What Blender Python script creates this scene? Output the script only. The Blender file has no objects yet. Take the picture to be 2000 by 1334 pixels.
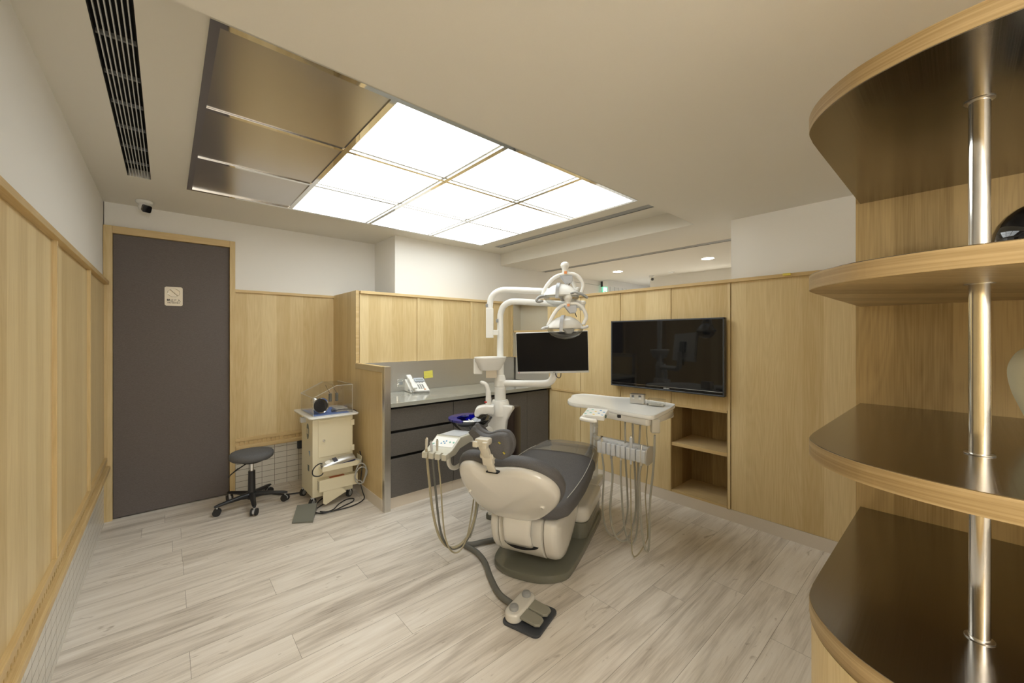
import bpy, bmesh, math, random
from mathutils import Vector, Matrix
random.seed(7)
scene = bpy.context.scene
COL = scene.collection

# ------------------------------------------------------------------ camera, world, exposure
FP, CXP, CYP, EYE = 766.0, 1000.0, 658.0, 1.40
YAW = math.atan2(675, FP)
cam_d = bpy.data.cameras.new('camera'); cam_d.sensor_width = 36.0
cam_d.lens = FP / 2000 * 36; cam_d.shift_y = (CYP - 667.0) / 2000
cam_d.clip_start = 0.02
cam = bpy.data.objects.new('camera', cam_d); COL.objects.link(cam)
cam.location = (0, 0, EYE); cam.rotation_euler = (math.pi / 2, 0, -YAW)
scene.camera = cam
scene.view_settings.view_transform = 'Standard'
scene.view_settings.look = 'None'
scene.view_settings.gamma = 1.0
scene.view_settings.use_curve_mapping = False
scene.view_settings.exposure = 0.52
world = bpy.data.worlds.new('world'); scene.world = world; world.use_nodes = True
world.node_tree.nodes['Background'].inputs[0].default_value = (0.8, 0.85, 0.9, 1)
world.node_tree.nodes['Background'].inputs[1].default_value = 0.3
PANEL_E = 2.55          # glow of the ceiling light cells
DOWN_E = 14.0
FILL_GLOBE_E = 52.0

FW = Vector((math.sin(YAW), math.cos(YAW), 0)); RT = Vector((math.cos(YAW), -math.sin(YAW), 0)); UP = Vector((0, 0, 1))
EYEV = Vector((0, 0, EYE))
def ray(x, y): return FW + RT * ((x - CXP) / FP) + UP * ((CYP - y) / FP)
def W(x, y, d): return EYEV + ray(x, y) * d                       # point at depth d
def atz(x, y, z): r = ray(x, y); return EYEV + r * ((z - EYE) / r.z)
def atx(x, y, X): r = ray(x, y); return EYEV + r * (X / r.x)
def aty(x, y, Y): r = ray(x, y); return EYEV + r * (Y / r.y)
R = math.radians

def area_light(name, loc, sx, sy, energy, color, rot=(0, 0, 0)):
    l = bpy.data.lights.new(name, 'AREA'); l.shape = 'RECTANGLE'; l.size = sx; l.size_y = sy
    l.energy = energy; l.color = color
    o = bpy.data.objects.new(name, l); COL.objects.link(o); o.location = loc; o.rotation_euler = rot
    return o
def spot(name, loc, energy, color, size=0.05, ang=120):
    l = bpy.data.lights.new(name, 'SPOT'); l.energy = energy; l.color = color
    l.shadow_soft_size = size; l.spot_size = R(ang); l.spot_blend = 0.6
    o = bpy.data.objects.new(name, l); COL.objects.link(o); o.location = loc
    return o

# ------------------------------------------------------------------ materials
def newmat(name):
    m = bpy.data.materials.new(name); m.use_nodes = True
    nt = m.node_tree
    return m, nt, nt.nodes['Principled BSDF']
def N(nt, t, **kw):
    n = nt.nodes.new(t)
    for k, v in kw.items():
        if k in n.inputs: n.inputs[k].default_value = v
        else: setattr(n, k, v)
    return n
def L(nt, a, b): nt.links.new(a, b)
def math_n(nt, op, a, b=None, c=None):
    n = nt.nodes.new('ShaderNodeMath'); n.operation = op
    for i, v in enumerate((a, b, c)):
        if v is None: continue
        if isinstance(v, (int, float)): n.inputs[i].default_value = v
        else: nt.links.new(v, n.inputs[i])
    return n.outputs[0]
def ramp(nt, fac, stops):
    n = nt.nodes.new('ShaderNodeValToRGB'); e = n.color_ramp.elements
    e[0].position, e[0].color = stops[0][0], (*stops[0][1], 1)
    e[1].position, e[1].color = stops[-1][0], (*stops[-1][1], 1)
    for p, c in stops[1:-1]:
        x = e.new(p); x.color = (*c, 1)
    nt.links.new(fac, n.inputs[0]); return n.outputs[0]
def mixc(nt, fac, a, b, mode='MIX'):
    n = nt.nodes.new('ShaderNodeMix'); n.data_type = 'RGBA'; n.blend_type = mode
    for i, v in ((0, fac), (6, a), (7, b)):
        if isinstance(v, (int, float)): n.inputs[i].default_value = v
        elif isinstance(v, tuple): n.inputs[i].default_value = (*v, 1) if len(v) == 3 else v
        else: nt.links.new(v, n.inputs[i])
    return n.outputs[2]
def srgb(r, g, b):
    f = lambda c: (c / 255 / 12.92) if c / 255 <= 0.04045 else ((c / 255 + 0.055) / 1.055) ** 2.4
    return (f(r), f(g), f(b))
def plain(name, col, rough=0.5, metal=0.0, bump=0.0, bscale=200, noise=0.0, coat=0.0, spec=0.5):
    m, nt, b = newmat(name)
    b.inputs['Roughness'].default_value = rough; b.inputs['Metallic'].default_value = metal
    b.inputs['Coat Weight'].default_value = coat; b.inputs['Specular IOR Level'].default_value = spec
    geo = N(nt, 'ShaderNodeNewGeometry')
    nz = N(nt, 'ShaderNodeTexNoise', Scale=bscale, Detail=3.0)
    L(nt, geo.outputs['Position'], nz.inputs['Vector'])
    k = max(noise, 0.015)
    d = tuple(c * (1 - k) for c in col); e = tuple(min(1, c * (1 + k)) for c in col)
    L(nt, mixc(nt, nz.outputs[0], d, e), b.inputs['Base Color'])
    if bump:
        bp = N(nt, 'ShaderNodeBump', Strength=bump, Distance=0.001)
        L(nt, nz.outputs[0], bp.inputs['Height']); L(nt, bp.outputs[0], b.inputs['Normal'])
    return m
def wood(name, axis='z', light=(226, 205, 159), dark=(202, 176, 125), board=0.115, rough=0.42, seed=0.0, amp=1.0):
    """oak veneer; grain runs along the given axis"""
    m, nt, b = newmat(name)
    geo = N(nt, 'ShaderNodeNewGeometry')
    sep = N(nt, 'ShaderNodeSeparateXYZ'); L(nt, geo.outputs['Position'], sep.inputs[0])
    x, y, z = sep.outputs
    if axis == 'z': across = math_n(nt, 'ADD', math_n(nt, 'ADD', x, y), seed); along = z; third = math_n(nt, 'SUBTRACT', x, y)
    elif axis == 'x': across = math_n(nt, 'ADD', y, seed); along = x; third = z
    elif axis == 'y': across = math_n(nt, 'ADD', x, seed); along = y; third = z
    else: across = math_n(nt, 'ADD', z, seed); along = math_n(nt, 'SUBTRACT', x, y); third = math_n(nt, 'MULTIPLY', math_n(nt, 'ADD', x, y), 0.06)
    wv = N(nt, 'ShaderNodeTexNoise', Scale=1.0, Detail=2.0)
    cmb = N(nt, 'ShaderNodeCombineXYZ')
    L(nt, math_n(nt, 'MULTIPLY', across, 3.0), cmb.inputs[0]); L(nt, math_n(nt, 'MULTIPLY', along, 1.1), cmb.inputs[1]); L(nt, third, cmb.inputs[2])
    L(nt, cmb.outputs[0], wv.inputs['Vector'])
    cell = math_n(nt, 'FLOOR', math_n(nt, 'DIVIDE', across, board))
    wn = N(nt, 'ShaderNodeTexWhiteNoise', noise_dimensions='1D'); L(nt, cell, wn.inputs['W'])
    # cathedral figure: distorted rings
    ring = N(nt, 'ShaderNodeTexNoise', Scale=1.0, Detail=1.0, Distortion=0.4)
    c2 = N(nt, 'ShaderNodeCombineXYZ')
    L(nt, math_n(nt, 'MULTIPLY', across, 9.0), c2.inputs[0]); L(nt, math_n(nt, 'MULTIPLY', along, 0.9), c2.inputs[1]); L(nt, math_n(nt, 'MULTIPLY', cell, 3.7), c2.inputs[2])
    L(nt, c2.outputs[0], ring.inputs['Vector'])
    fig = math_n(nt, 'FRACT', math_n(nt, 'MULTIPLY', ring.outputs[0], 11.0))
    fig = math_n(nt, 'ABSOLUTE', math_n(nt, 'SUBTRACT', fig, 0.5))
    # fine pores
    c3 = N(nt, 'ShaderNodeCombineXYZ')
    L(nt, math_n(nt, 'MULTIPLY', across, 260.0), c3.inputs[0]); L(nt, math_n(nt, 'MULTIPLY', along, 5.0), c3.inputs[1]); L(nt, math_n(nt, 'MULTIPLY', third, 420.0 if axis in 'xy' else 30.0), c3.inputs[2])
    fine = N(nt, 'ShaderNodeTexNoise', Scale=1.0, Detail=2.0); L(nt, c3.outputs[0], fine.inputs['Vector'])
    f = math_n(nt, 'ADD', math_n(nt, 'MULTIPLY', wn.outputs[0], 0.46 * amp), math_n(nt, 'MULTIPLY', fig, 0.24 * amp))
    f = math_n(nt, 'ADD', f, math_n(nt, 'MULTIPLY', fine.outputs[0], 0.62))
    f = math_n(nt, 'ADD', f, math_n(nt, 'MULTIPLY', wv.outputs[0], 0.26))
    col = ramp(nt, f, [(0.42, srgb(*dark)), (0.98, srgb(*light))])
    L(nt, col, b.inputs['Base Color'])
    b.inputs['Roughness'].default_value = rough
    b.inputs['Specular IOR Level'].default_value = 0.35
    bp = N(nt, 'ShaderNodeBump', Strength=0.06, Distance=0.001)
    L(nt, fine.outputs[0], bp.inputs['Height']); L(nt, bp.outputs[0], b.inputs['Normal'])
    return m
def brushed(name, col, rough=0.3, axis='x', k=0.12):
    m, nt, b = newmat(name)
    b.inputs['Metallic'].default_value = 1.0
    geo = N(nt, 'ShaderNodeNewGeometry'); mp = N(nt, 'ShaderNodeMapping')
    sc = {'x': (2, 500, 500), 'y': (500, 2, 500), 'z': (500, 500, 2)}[axis]
    mp.inputs['Scale'].default_value = sc
    L(nt, geo.outputs['Position'], mp.inputs[0])
    nz = N(nt, 'ShaderNodeTexNoise', Scale=1.0, Detail=2.0); L(nt, mp.outputs[0], nz.inputs['Vector'])
    L(nt, mixc(nt, nz.outputs[0], tuple(c * (1 - k) for c in col), tuple(min(1, c * (1 + k)) for c in col)), b.inputs['Base Color'])
    L(nt, math_n(nt, 'ADD', math_n(nt, 'MULTIPLY', nz.outputs[0], 0.12), rough - 0.06), b.inputs['Roughness'])
    return m
def emis(name, col, s):
    m, nt, b = newmat(name)
    b.inputs['Base Color'].default_value = (*col, 1)
    b.inputs['Emission Color'].default_value = (*col, 1); b.inputs['Emission Strength'].default_value = s
    return m
def clear(name, tint=(1, 1, 1), gloss=0.12, rough=0.03, op=0.0):
    """thin clear plastic / glass sheet"""
    m, nt, b = newmat(name)
    out = nt.nodes['Material Output']
    tr = N(nt, 'ShaderNodeBsdfTransparent'); tr.inputs[0].default_value = (*tint, 1)
    gl = N(nt, 'ShaderNodeBsdfGlossy'); gl.inputs['Roughness'].default_value = rough
    df = N(nt, 'ShaderNodeBsdfDiffuse'); df.inputs[0].default_value = (*tint, 1)
    lw = N(nt, 'ShaderNodeLayerWeight', Blend=0.35)
    fac = math_n(nt, 'ADD', math_n(nt, 'MULTIPLY', lw.outputs['Fresnel'], 0.5), gloss)
    m1 = N(nt, 'ShaderNodeMixShader'); L(nt, fac, m1.inputs[0]); L(nt, tr.outputs[0], m1.inputs[1]); L(nt, gl.outputs[0], m1.inputs[2])
    m2 = N(nt, 'ShaderNodeMixShader'); m2.inputs[0].default_value = op; L(nt, m1.outputs[0], m2.inputs[1]); L(nt, df.outputs[0], m2.inputs[2])
    L(nt, m2.outputs[0], out.inputs[0])
    return m
def fabric(name, c1, c2, scale=900, rough=0.9):
    m, nt, b = newmat(name)
    geo = N(nt, 'ShaderNodeNewGeometry')
    a = N(nt, 'ShaderNodeTexNoise', Scale=scale, Detail=2.0); L(nt, geo.outputs['Position'], a.inputs['Vector'])
    mp = N(nt, 'ShaderNodeMapping'); mp.inputs['Scale'].default_value = (scale * .15, scale * .15, scale)
    L(nt, geo.outputs['Position'], mp.inputs[0])
    w = N(nt, 'ShaderNodeTexNoise', Scale=1.0, Detail=1.0); L(nt, mp.outputs[0], w.inputs['Vector'])
    f = math_n(nt, 'MULTIPLY_ADD', w.outputs[0], 0.5, math_n(nt, 'MULTIPLY', a.outputs[0], 0.5))
    L(nt, ramp(nt, f, [(0.35, srgb(*c1)), (0.65, srgb(*c2))]), b.inputs['Base Color'])
    b.inputs['Roughness'].default_value = rough
    b.inputs['Specular IOR Level'].default_value = 0.25
    bp = N(nt, 'ShaderNodeBump', Strength=0.25, Distance=0.0006)
    L(nt, f, bp.inputs['Height']); L(nt, bp.outputs[0], b.inputs['Normal'])
    return m

M = {}
M['paint'] = plain('wall_paint', srgb(240, 238, 233), 0.85, bump=0.05, bscale=300)
M['ceiling'] = plain('ceiling_paint', srgb(230, 226, 216), 0.9, bump=0.03, bscale=300)
M['oak'] = wood('oak_vertical', 'z')
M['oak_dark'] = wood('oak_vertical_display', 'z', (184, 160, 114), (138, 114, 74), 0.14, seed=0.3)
M['oak_h'] = wood('oak_edge_grain', 'h', (228, 206, 160), (198, 170, 120), 0.02, amp=0.5)
M['oak_edge'] = wood('oak_shelf_edge', 'h', (200, 176, 134), (148, 124, 84), 0.02, amp=0.5)
M['oak_x'] = wood('oak_flat_x', 'x', (224, 199, 150), (198, 169, 118), 0.12)
M['oak_y'] = wood('oak_flat_y', 'y', (224, 199, 150), (198, 169, 118), 0.12)
M['steel'] = brushed('brushed_steel', (0.62, 0.60, 0.56), 0.30, 'z')
M['steel_h'] = plain('glossy_grey_worktop', srgb(166, 166, 156), 0.1, coat=0.3)
M['steel_splash'] = brushed('satin_steel_splash', (0.66, 0.66, 0.65), 0.42, 'x', 0.05)
M['steel_shelf'] = brushed('brushed_shelf_steel', (0.30, 0.275, 0.24), 0.2, 'x', 0.06)
M['pole'] = brushed('polished_pole', (0.72, 0.70, 0.67), 0.12, 'z', 0.04)
M['chrome'] = plain('chrome', (0.80, 0.80, 0.79), 0.05, 1.0)
M['bronze'] = plain('satin_metal_panel', (0.62, 0.61, 0.61), 0.24, 1.0)
M['door'] = fabric('door_fabric', (100, 93, 89), (116, 109, 106), 700, 0.75)
M['char'] = fabric('charcoal_laminate', (88, 85, 81), (110, 106, 102), 500, 0.5)
M['black'] = plain('matt_black', (0.012, 0.012, 0.013), 0.5)
M['blackgap'] = plain('dark_recess', (0.008, 0.008, 0.008), 0.9)
M['blackplastic'] = plain('black_plastic', (0.022, 0.023, 0.026), 0.35)
M['glossblack'] = plain('gloss_black', (0.01, 0.01, 0.012), 0.05, coat=0.5)
M['screen'] = plain('screen_glass', (0.006, 0.006, 0.007), 0.04)
M['screen_matt'] = plain('screen_matt', (0.006, 0.006, 0.007), 0.35, spec=0.15)
M['white'] = plain('white_plastic', srgb(240, 240, 236), 0.25)
M['whitem'] = plain('white_metal', srgb(236, 236, 232), 0.3)
M['cream'] = plain('cream_plastic', srgb(214, 211, 203), 0.16, coat=0.4)
M['ivory'] = plain('ivory_enamel', srgb(236, 228, 200), 0.35)
M['beige'] = plain('beige_plastic', srgb(206, 200, 184), 0.3)
M['console'] = plain('console_plastic', srgb(204, 202, 188), 0.3)
M['lgrey'] = plain('light_grey_plastic', srgb(206, 208, 210), 0.3)
M['bgrey'] = plain('blue_grey_plastic', srgb(176, 180, 186), 0.35)
M['mgrey'] = plain('mid_grey_plastic', srgb(150, 152, 152), 0.35)
M['hose'] = plain('grey_hose', srgb(166, 164, 154), 0.4)
M['hosetan'] = plain('tan_hose', srgb(168, 158, 130), 0.45)
M['hosedark'] = plain('dark_hose', srgb(104, 104, 98), 0.5)
M['olive'] = plain('olive_grey_base', srgb(108, 108, 96), 0.25, coat=0.2)
M['uphol'] = fabric('charcoal_upholstery', (78, 77, 78), (104, 103, 104), 1300, 0.55)
M['stoolfab'] = fabric('stool_fabric', (92, 93, 95), (112, 113, 115), 1100, 0.85)
M['thread'] = plain('pale_thread', srgb(190, 188, 180), 0.7)
M['cable'] = plain('black_cable', (0.02, 0.02, 0.022), 0.45)
M['cablegrey'] = plain('grey_cable', srgb(168, 168, 164), 0.4)
M['navy'] = plain('navy_gloss', (0.012, 0.014, 0.05), 0.06, coat=0.5)
M['yellow'] = plain('yellow_paper', srgb(226, 218, 98), 0.8)
M['ink'] = plain('pencil_ink', srgb(120, 112, 60), 0.8)
M['brass'] = plain('brass', (0.75, 0.62, 0.12), 0.3, 0.6)
M['red'] = plain('red_plastic', srgb(190, 40, 30), 0.3)
M['orange'] = plain('orange_key', srgb(235, 150, 80), 0.4)
M['redlabel'] = plain('orange_red_label', srgb(180, 92, 50), 0.6)
M['green'] = plain('green_key', srgb(120, 190, 170), 0.4)
M['bluekey'] = plain('blue_key', srgb(90, 150, 200), 0.4)
M['yellowkey'] = plain('yellow_key', srgb(235, 200, 60), 0.4)
M['darkgreen'] = plain('dark_green_knob', srgb(30, 70, 50), 0.3)
M['rubber'] = plain('rubber', (0.03, 0.03, 0.03), 0.7)
M['clear'] = clear('clear_acrylic', (0.995, 0.995, 0.99), 0.03)
M['lens'] = clear('lamp_lens', (0.97, 0.97, 0.96), 0.05)
M['sheet'] = clear('clear_brown_sheet', (0.80, 0.76, 0.70), 0.16, 0.05, 0.12)
M['blueglass'] = clear('blue_glass', (0.05, 0.06, 0.85), 0.16, 0.02, 0.12)
M['smokeglass'] = clear('smoke_glass', (0.10, 0.11, 0.14), 0.14, 0.02, 0.1)
M['frost'] = clear('frosted_plastic', (0.85, 0.83, 0.76), 0.05, 0.3, 0.5)
M['nicheback'] = plain('grey_beige_laminate', srgb(196, 190, 172), 0.6)
M['stone'] = plain('pale_skirting', srgb(222, 212, 198), 0.6, noise=0.04, bscale=160)
M['bluecloth'] = plain('blue_cloth', srgb(120, 150, 220), 0.9)
M['vase'] = plain('cream_ceramic', srgb(214, 208, 176), 0.6, noise=0.05, bscale=12)
M['lit'] = emis('light_diffuser', (0.95, 0.995, 1.0), PANEL_E)
M['down'] = emis('downlight_lens', (1.0, 0.94, 0.84), DOWN_E)
M['globe'] = emis('fill_globe_glow', (1.0, 0.98, 0.94), FILL_GLOBE_E)
M['exitgreen'] = emis('exit_green', srgb(110, 205, 165), 0.6)
M['exitwhite'] = emis('exit_white', (0.9, 1.0, 0.95), 0.95)

def tiles_mat():
    m, nt, b = newmat('white_tiles')
    geo = N(nt, 'ShaderNodeNewGeometry'); sep = N(nt, 'ShaderNodeSeparateXYZ'); L(nt, geo.outputs['Position'], sep.inputs[0])
    a = math_n(nt, 'ADD', sep.outputs[0], sep.outputs[1])
    a = math_n(nt, 'DIVIDE', math_n(nt, 'ADD', a, -4.28 - 0.565 + 0.102 * 80), 0.102)
    v = math_n(nt, 'DIVIDE', math_n(nt, 'SUBTRACT', sep.outputs[2], 0.04 - 0.0527), 0.0527)
    def edge(q, w):
        f = math_n(nt, 'FRACT', q)
        return math_n(nt, 'LESS_THAN', math_n(nt, 'MINIMUM', f, math_n(nt, 'SUBTRACT', 1.0, f)), w)
    g = math_n(nt, 'MAXIMUM', edge(a, 0.016), edge(v, 0.032))
    L(nt, mixc(nt, g, srgb(222, 218, 208), srgb(120, 114, 102)), b.inputs['Base Color'])
    L(nt, math_n(nt, 'ADD', math_n(nt, 'MULTIPLY', g, 0.5), 0.22), b.inputs['Roughness'])
    bp = N(nt, 'ShaderNodeBump', Strength=0.5, Distance=0.002, invert=True)
    L(nt, g, bp.inputs['Height']); L(nt, bp.outputs[0], b.inputs['Normal'])
    return m
M['tiles'] = tiles_mat()
def floor_mat():
    m, nt, b = newmat('grey_oak_planks')
    at = N(nt, 'ShaderNodeAttribute', attribute_name='tone')
    geo = N(nt, 'ShaderNodeNewGeometry')
    off = N(nt, 'ShaderNodeVectorMath', operation='MULTIPLY_ADD')
    L(nt, at.outputs['Vector'], off.inputs[0]); off.inputs[1].default_value = (37, 19, 53); L(nt, geo.outputs['Position'], off.inputs[2])
    def nz(sc, scale, det, dist=0.0):
        mp = N(nt, 'ShaderNodeMapping'); mp.inputs['Scale'].default_value = sc
        L(nt, off.outputs[0], mp.inputs[0])
        n = N(nt, 'ShaderNodeTexNoise', Scale=scale, Detail=det, Distortion=dist); L(nt, mp.outputs[0], n.inputs['Vector'])
        return n.outputs[0]
    big = nz((0.8, 7, 1), 1.3, 4.0, 1.2)
    mid = nz((2.0, 22, 1), 1.6, 4.0, 0.8)
    fine = nz((6, 210, 1), 1.0, 3.0)
    knot = nz((3.2, 11, 1), 1.6, 3.0, 2.2)
    f = math_n(nt, 'MULTIPLY', big, 0.75)
    f = math_n(nt, 'ADD', f, math_n(nt, 'MULTIPLY', mid, 0.45))
    f = math_n(nt, 'ADD', f, math_n(nt, 'MULTIPLY', fine, 0.35))
    f = math_n(nt, 'ADD', f, math_n(nt, 'MULTIPLY', at.outputs['Fac'], 0.22))
    f = math_n(nt, 'SUBTRACT', f, 0.40)
    col = ramp(nt, f, [(0.18, srgb(170, 159, 147)), (0.36, srgb(204, 195, 183)), (0.52, srgb(226, 218, 207)), (0.75, srgb(238, 232, 223))])
    kk = ramp(nt, knot, [(0.66, (1, 1, 1)), (0.78, (0.62, 0.58, 0.54))])
    col = mixc(nt, 1.0, col, kk, 'MULTIPLY')
    L(nt, col, b.inputs['Base Color'])
    b.inputs['Roughness'].default_value = 0.42; b.inputs['Specular IOR Level'].default_value = 0.35
    bp = N(nt, 'ShaderNodeBump', Strength=0.08, Distance=0.001)
    L(nt, fine, bp.inputs['Height']); L(nt, bp.outputs[0], b.inputs['Normal'])
    return m
M['floor'] = floor_mat()

# ------------------------------------------------------------------ object helpers
ORG = {}
def empty(name, loc, label, cat, group=None, rz=0.0):
    o = bpy.data.objects.new(name, None); COL.objects.link(o)
    o.empty_display_size = 0.1; o.location = loc; o.rotation_euler = (0, 0, rz)
    o['label'] = label; o['category'] = cat
    if group: o['group'] = group
    ORG[o] = Matrix.Translation(Vector(loc)) @ Matrix.Rotation(rz, 4, 'Z')
    return o
class MB:
    def __init__(s): s.bm = bmesh.new(); s.smooth = False
    def box(s, x0, x1, y0, y1, z0, z1, bev=0.0, seg=2, mat=None):
        bm = bmesh.new()
        bmesh.ops.create_cube(bm, size=1.0)
        for v in bm.verts:
            v.co = Vector(((x0 + x1) / 2 + v.co.x * (x1 - x0), (y0 + y1) / 2 + v.co.y * (y1 - y0), (z0 + z1) / 2 + v.co.z * (z1 - z0)))
        if bev > 0:
            bev = min(bev, 0.49 * min(abs(x1 - x0), abs(y1 - y0), abs(z1 - z0)))
            bmesh.ops.bevel(bm, geom=bm.edges[:], offset=bev, segments=seg, affect='EDGES', profile=0.5)
        s._merge(bm, mat); return s
    def _merge(s, bm, mat=None):
        if mat is not None: bm.transform(mat)
        me = bpy.data.meshes.new('tmp'); bm.to_mesh(me); bm.free()
        s.bm.from_mesh(me); bpy.data.meshes.remove(me)
    def prism(s, pts, z0, z1, bev=0.0, mat=None, seg=2):
        bm = bmesh.new()
        vs = [bm.verts.new((p[0], p[1], z0)) for p in pts]
        f = bm.faces.new(vs)
        r = bmesh.ops.extrude_face_region(bm, geom=[f])
        for v in [e for e in r['geom'] if isinstance(e, bmesh.types.BMVert)]: v.co.z = z1
        bmesh.ops.recalc_face_normals(bm, faces=bm.faces[:])
        if bev > 0:
            es = [e for e in bm.edges if abs(e.verts[0].co.z - e.verts[1].co.z) < 1e-7]
            bmesh.ops.bevel(bm, geom=es, offset=bev, segments=seg, affect='EDGES', profile=0.5)
        s._merge(bm, mat); return s
    def rings(s, rings, close=True, cap=True, mat=None):
        bm = bmesh.new(); R_ = []
        for r in rings: R_.append([bm.verts.new(p) for p in r])
        n = len(rings[0])
        for i in range(len(R_) - 1):
            for j in range(n if close else n - 1):
                k = (j + 1) % n
                try: bm.faces.new((R_[i][j], R_[i][k], R_[i + 1][k], R_[i + 1][j]))
                except ValueError: pass
        if cap:
            for r in (R_[0], R_[-1]):
                try: bm.faces.new(r)
                except ValueError: pass
        bmesh.ops.recalc_face_normals(bm, faces=bm.faces[:])
        s._merge(bm, mat); return s
    def tube(s, pts, r, seg=12, cap=True, radii=None, smooth=0):
        pts = [Vector(p) for p in pts]
        if smooth: pts = catmull(pts, smooth)
        if radii is None: radii = [r] * len(pts)
        elif len(radii) != len(pts):
            n0 = len(radii); radii = [radii[min(n0 - 1, int(i * (n0 - 1) / (len(pts) - 1) + 1e-6))] for i in range(len(pts))]
        t = (pts[1] - pts[0]).normalized()
        a = Vector((0, 0, 1)) if abs(t.z) < 0.9 else Vector((1, 0, 0))
        n = t.cross(a).normalized(); rs = []
        for i, p in enumerate(pts):
            if i == 0: tt = pts[1] - pts[0]
            elif i == len(pts) - 1: tt = pts[-1] - pts[-2]
            else: tt = (pts[i + 1] - pts[i]).normalized() + (pts[i] - pts[i - 1]).normalized()
            tt.normalize()
            n = (n - tt * n.dot(tt)).normalized(); b = tt.cross(n)
            rs.append([p + (n * math.cos(2 * math.pi * j / seg) + b * math.sin(2 * math.pi * j / seg)) * radii[i] for j in range(seg)])
        s.rings(rs, cap=cap); s.smooth = True; return s
    def lathe(s, prof, c=(0, 0, 0), seg=32, mat=None, sx=1.0, sy=1.0):
        rs = []
        for r, z in prof:
            r = max(r, 1e-4)
            rs.append([Vector((c[0] + sx * r * math.cos(2 * math.pi * j / seg), c[1] + sy * r * math.sin(2 * math.pi * j / seg), c[2] + z)) for j in range(seg)])
        s.rings(rs, mat=mat); s.smooth = True; return s
    def cyl(s, a, b, r, r2=None, seg=20):
        s.tube([a, b], r, seg, radii=[r, r if r2 is None else r2]); return s
    def ball(s, c, r, sc=(1, 1, 1), seg=24, mat=None):
        prof = [(math.sin(math.pi * i / 14), -math.cos(math.pi * i / 14)) for i in range(15)]
        rs = []
        for q, z in prof:
            q = max(q, 1e-3)
            rs.append([Vector((c[0] + r * sc[0] * q * math.cos(2 * math.pi * j / seg), c[1] + r * sc[1] * q * math.sin(2 * math.pi * j / seg), c[2] + r * sc[2] * z)) for j in range(seg)])
        s.rings(rs, mat=mat); s.smooth = True; return s
    def loft(s, st, n=28, exp=2.6):
        """st: list of (u, v, z, halfwidth, halfheight) along u; superellipse sections"""
        rs = []
        for u, v, z, hw, hh in st:
            ring = []
            for j in range(n):
                a = 2 * math.pi * j / n; c, q = math.cos(a), math.sin(a)
                ring.append(Vector((u, v + hw * math.copysign(abs(c) ** (2 / exp), c), z + hh * math.copysign(abs(q) ** (2 / exp), q))))
            rs.append(ring)
        s.rings(rs); s.smooth = True; return s
    def quad(s, a, b, c, d):
        vs = [s.bm.verts.new(p) for p in (a, b, c, d)]; s.bm.faces.new(vs); return s
    def build(s, name, mat, parent=None, label=None, cat=None, group=None, kind=None, world=True, sharp=35, origin=None, sub=0):
        bmesh.ops.remove_doubles(s.bm, verts=s.bm.verts[:], dist=1e-6)
        if parent is not None:
            base = ORG[parent]
            if world: s.bm.transform(base.inverted())
        else:
            xs = [v.co.x for v in s.bm.verts]; ys = [v.co.y for v in s.bm.verts]; zs = [v.co.z for v in s.bm.verts]
            c = Vector(((min(xs) + max(xs)) / 2, (min(ys) + max(ys)) / 2, min(zs))) if origin is None else Vector(origin)
            base = Matrix.Translation(c); s.bm.transform(base.inverted())
        me = bpy.data.meshes.new(name); s.bm.to_mesh(me); s.bm.free()
        me.materials.append(mat)
        if s.smooth:
            me.polygons.foreach_set('use_smooth', [True] * len(me.polygons))
            me.set_sharp_from_angle(angle=R(sharp))
        o = bpy.data.objects.new(name, me); COL.objects.link(o)
        ORG[o] = base
        if parent is not None:
            o.parent = parent
        else:
            o.location = base.translation
        if sub:
            md = o.modifiers.new('subdivision', 'SUBSURF'); md.levels = sub; md.render_levels = sub
        if label: o['label'] = label
        if cat: o['category'] = cat
        if group: o['group'] = group
        if kind: o['kind'] = kind
        return o
def catmull(p, k):
    out = []
    q = [p[0] * 2 - p[1]] + list(p) + [p[-1] * 2 - p[-2]]
    for i in range(1, len(q) - 2):
        for j in range(k):
            t = j / k; a, b, c, d = q[i - 1], q[i], q[i + 1], q[i + 2]
            out.append(0.5 * ((2 * b) + (c - a) * t + (2 * a - 5 * b + 4 * c - d) * t * t + (3 * b - a - 3 * c + d) * t ** 3))
    out.append(p[-1]); return out
def smooth2(pts, k=6, closed=False):
    p = [Vector((a[0], a[1], 0)) for a in pts]
    if closed:
        out = []; n = len(p)
        for i in range(n):
            a, b, c, d = p[i - 1], p[i], p[(i + 1) % n], p[(i + 2) % n]
            for j in range(k):
                t = j / k
                out.append(0.5 * ((2 * b) + (c - a) * t + (2 * a - 5 * b + 4 * c - d) * t * t + (3 * b - a - 3 * c + d) * t ** 3))
        return out
    return catmull(p, k)
def rrect(x0, x1, y0, y1, r, k=5):
    out = []
    for cx, cy, a0 in ((x1 - r, y1 - r, 0), (x0 + r, y1 - r, 90), (x0 + r, y0 + r, 180), (x1 - r, y0 + r, 270)):
        for i in range(k + 1):
            a = R(a0 + 90 * i / k); out.append((cx + r * math.cos(a), cy + r * math.sin(a)))
    return out
def struct(name, mb, mat, parent=None): return mb.build(name, mat, parent, kind=None if parent else 'structure')
def frame_m(o, ax, ay, az): return Matrix(((ax.x, ay.x, az.x, o.x), (ax.y, ay.y, az.y, o.y), (ax.z, ay.z, az.z, o.z), (0, 0, 0, 1)))
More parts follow.
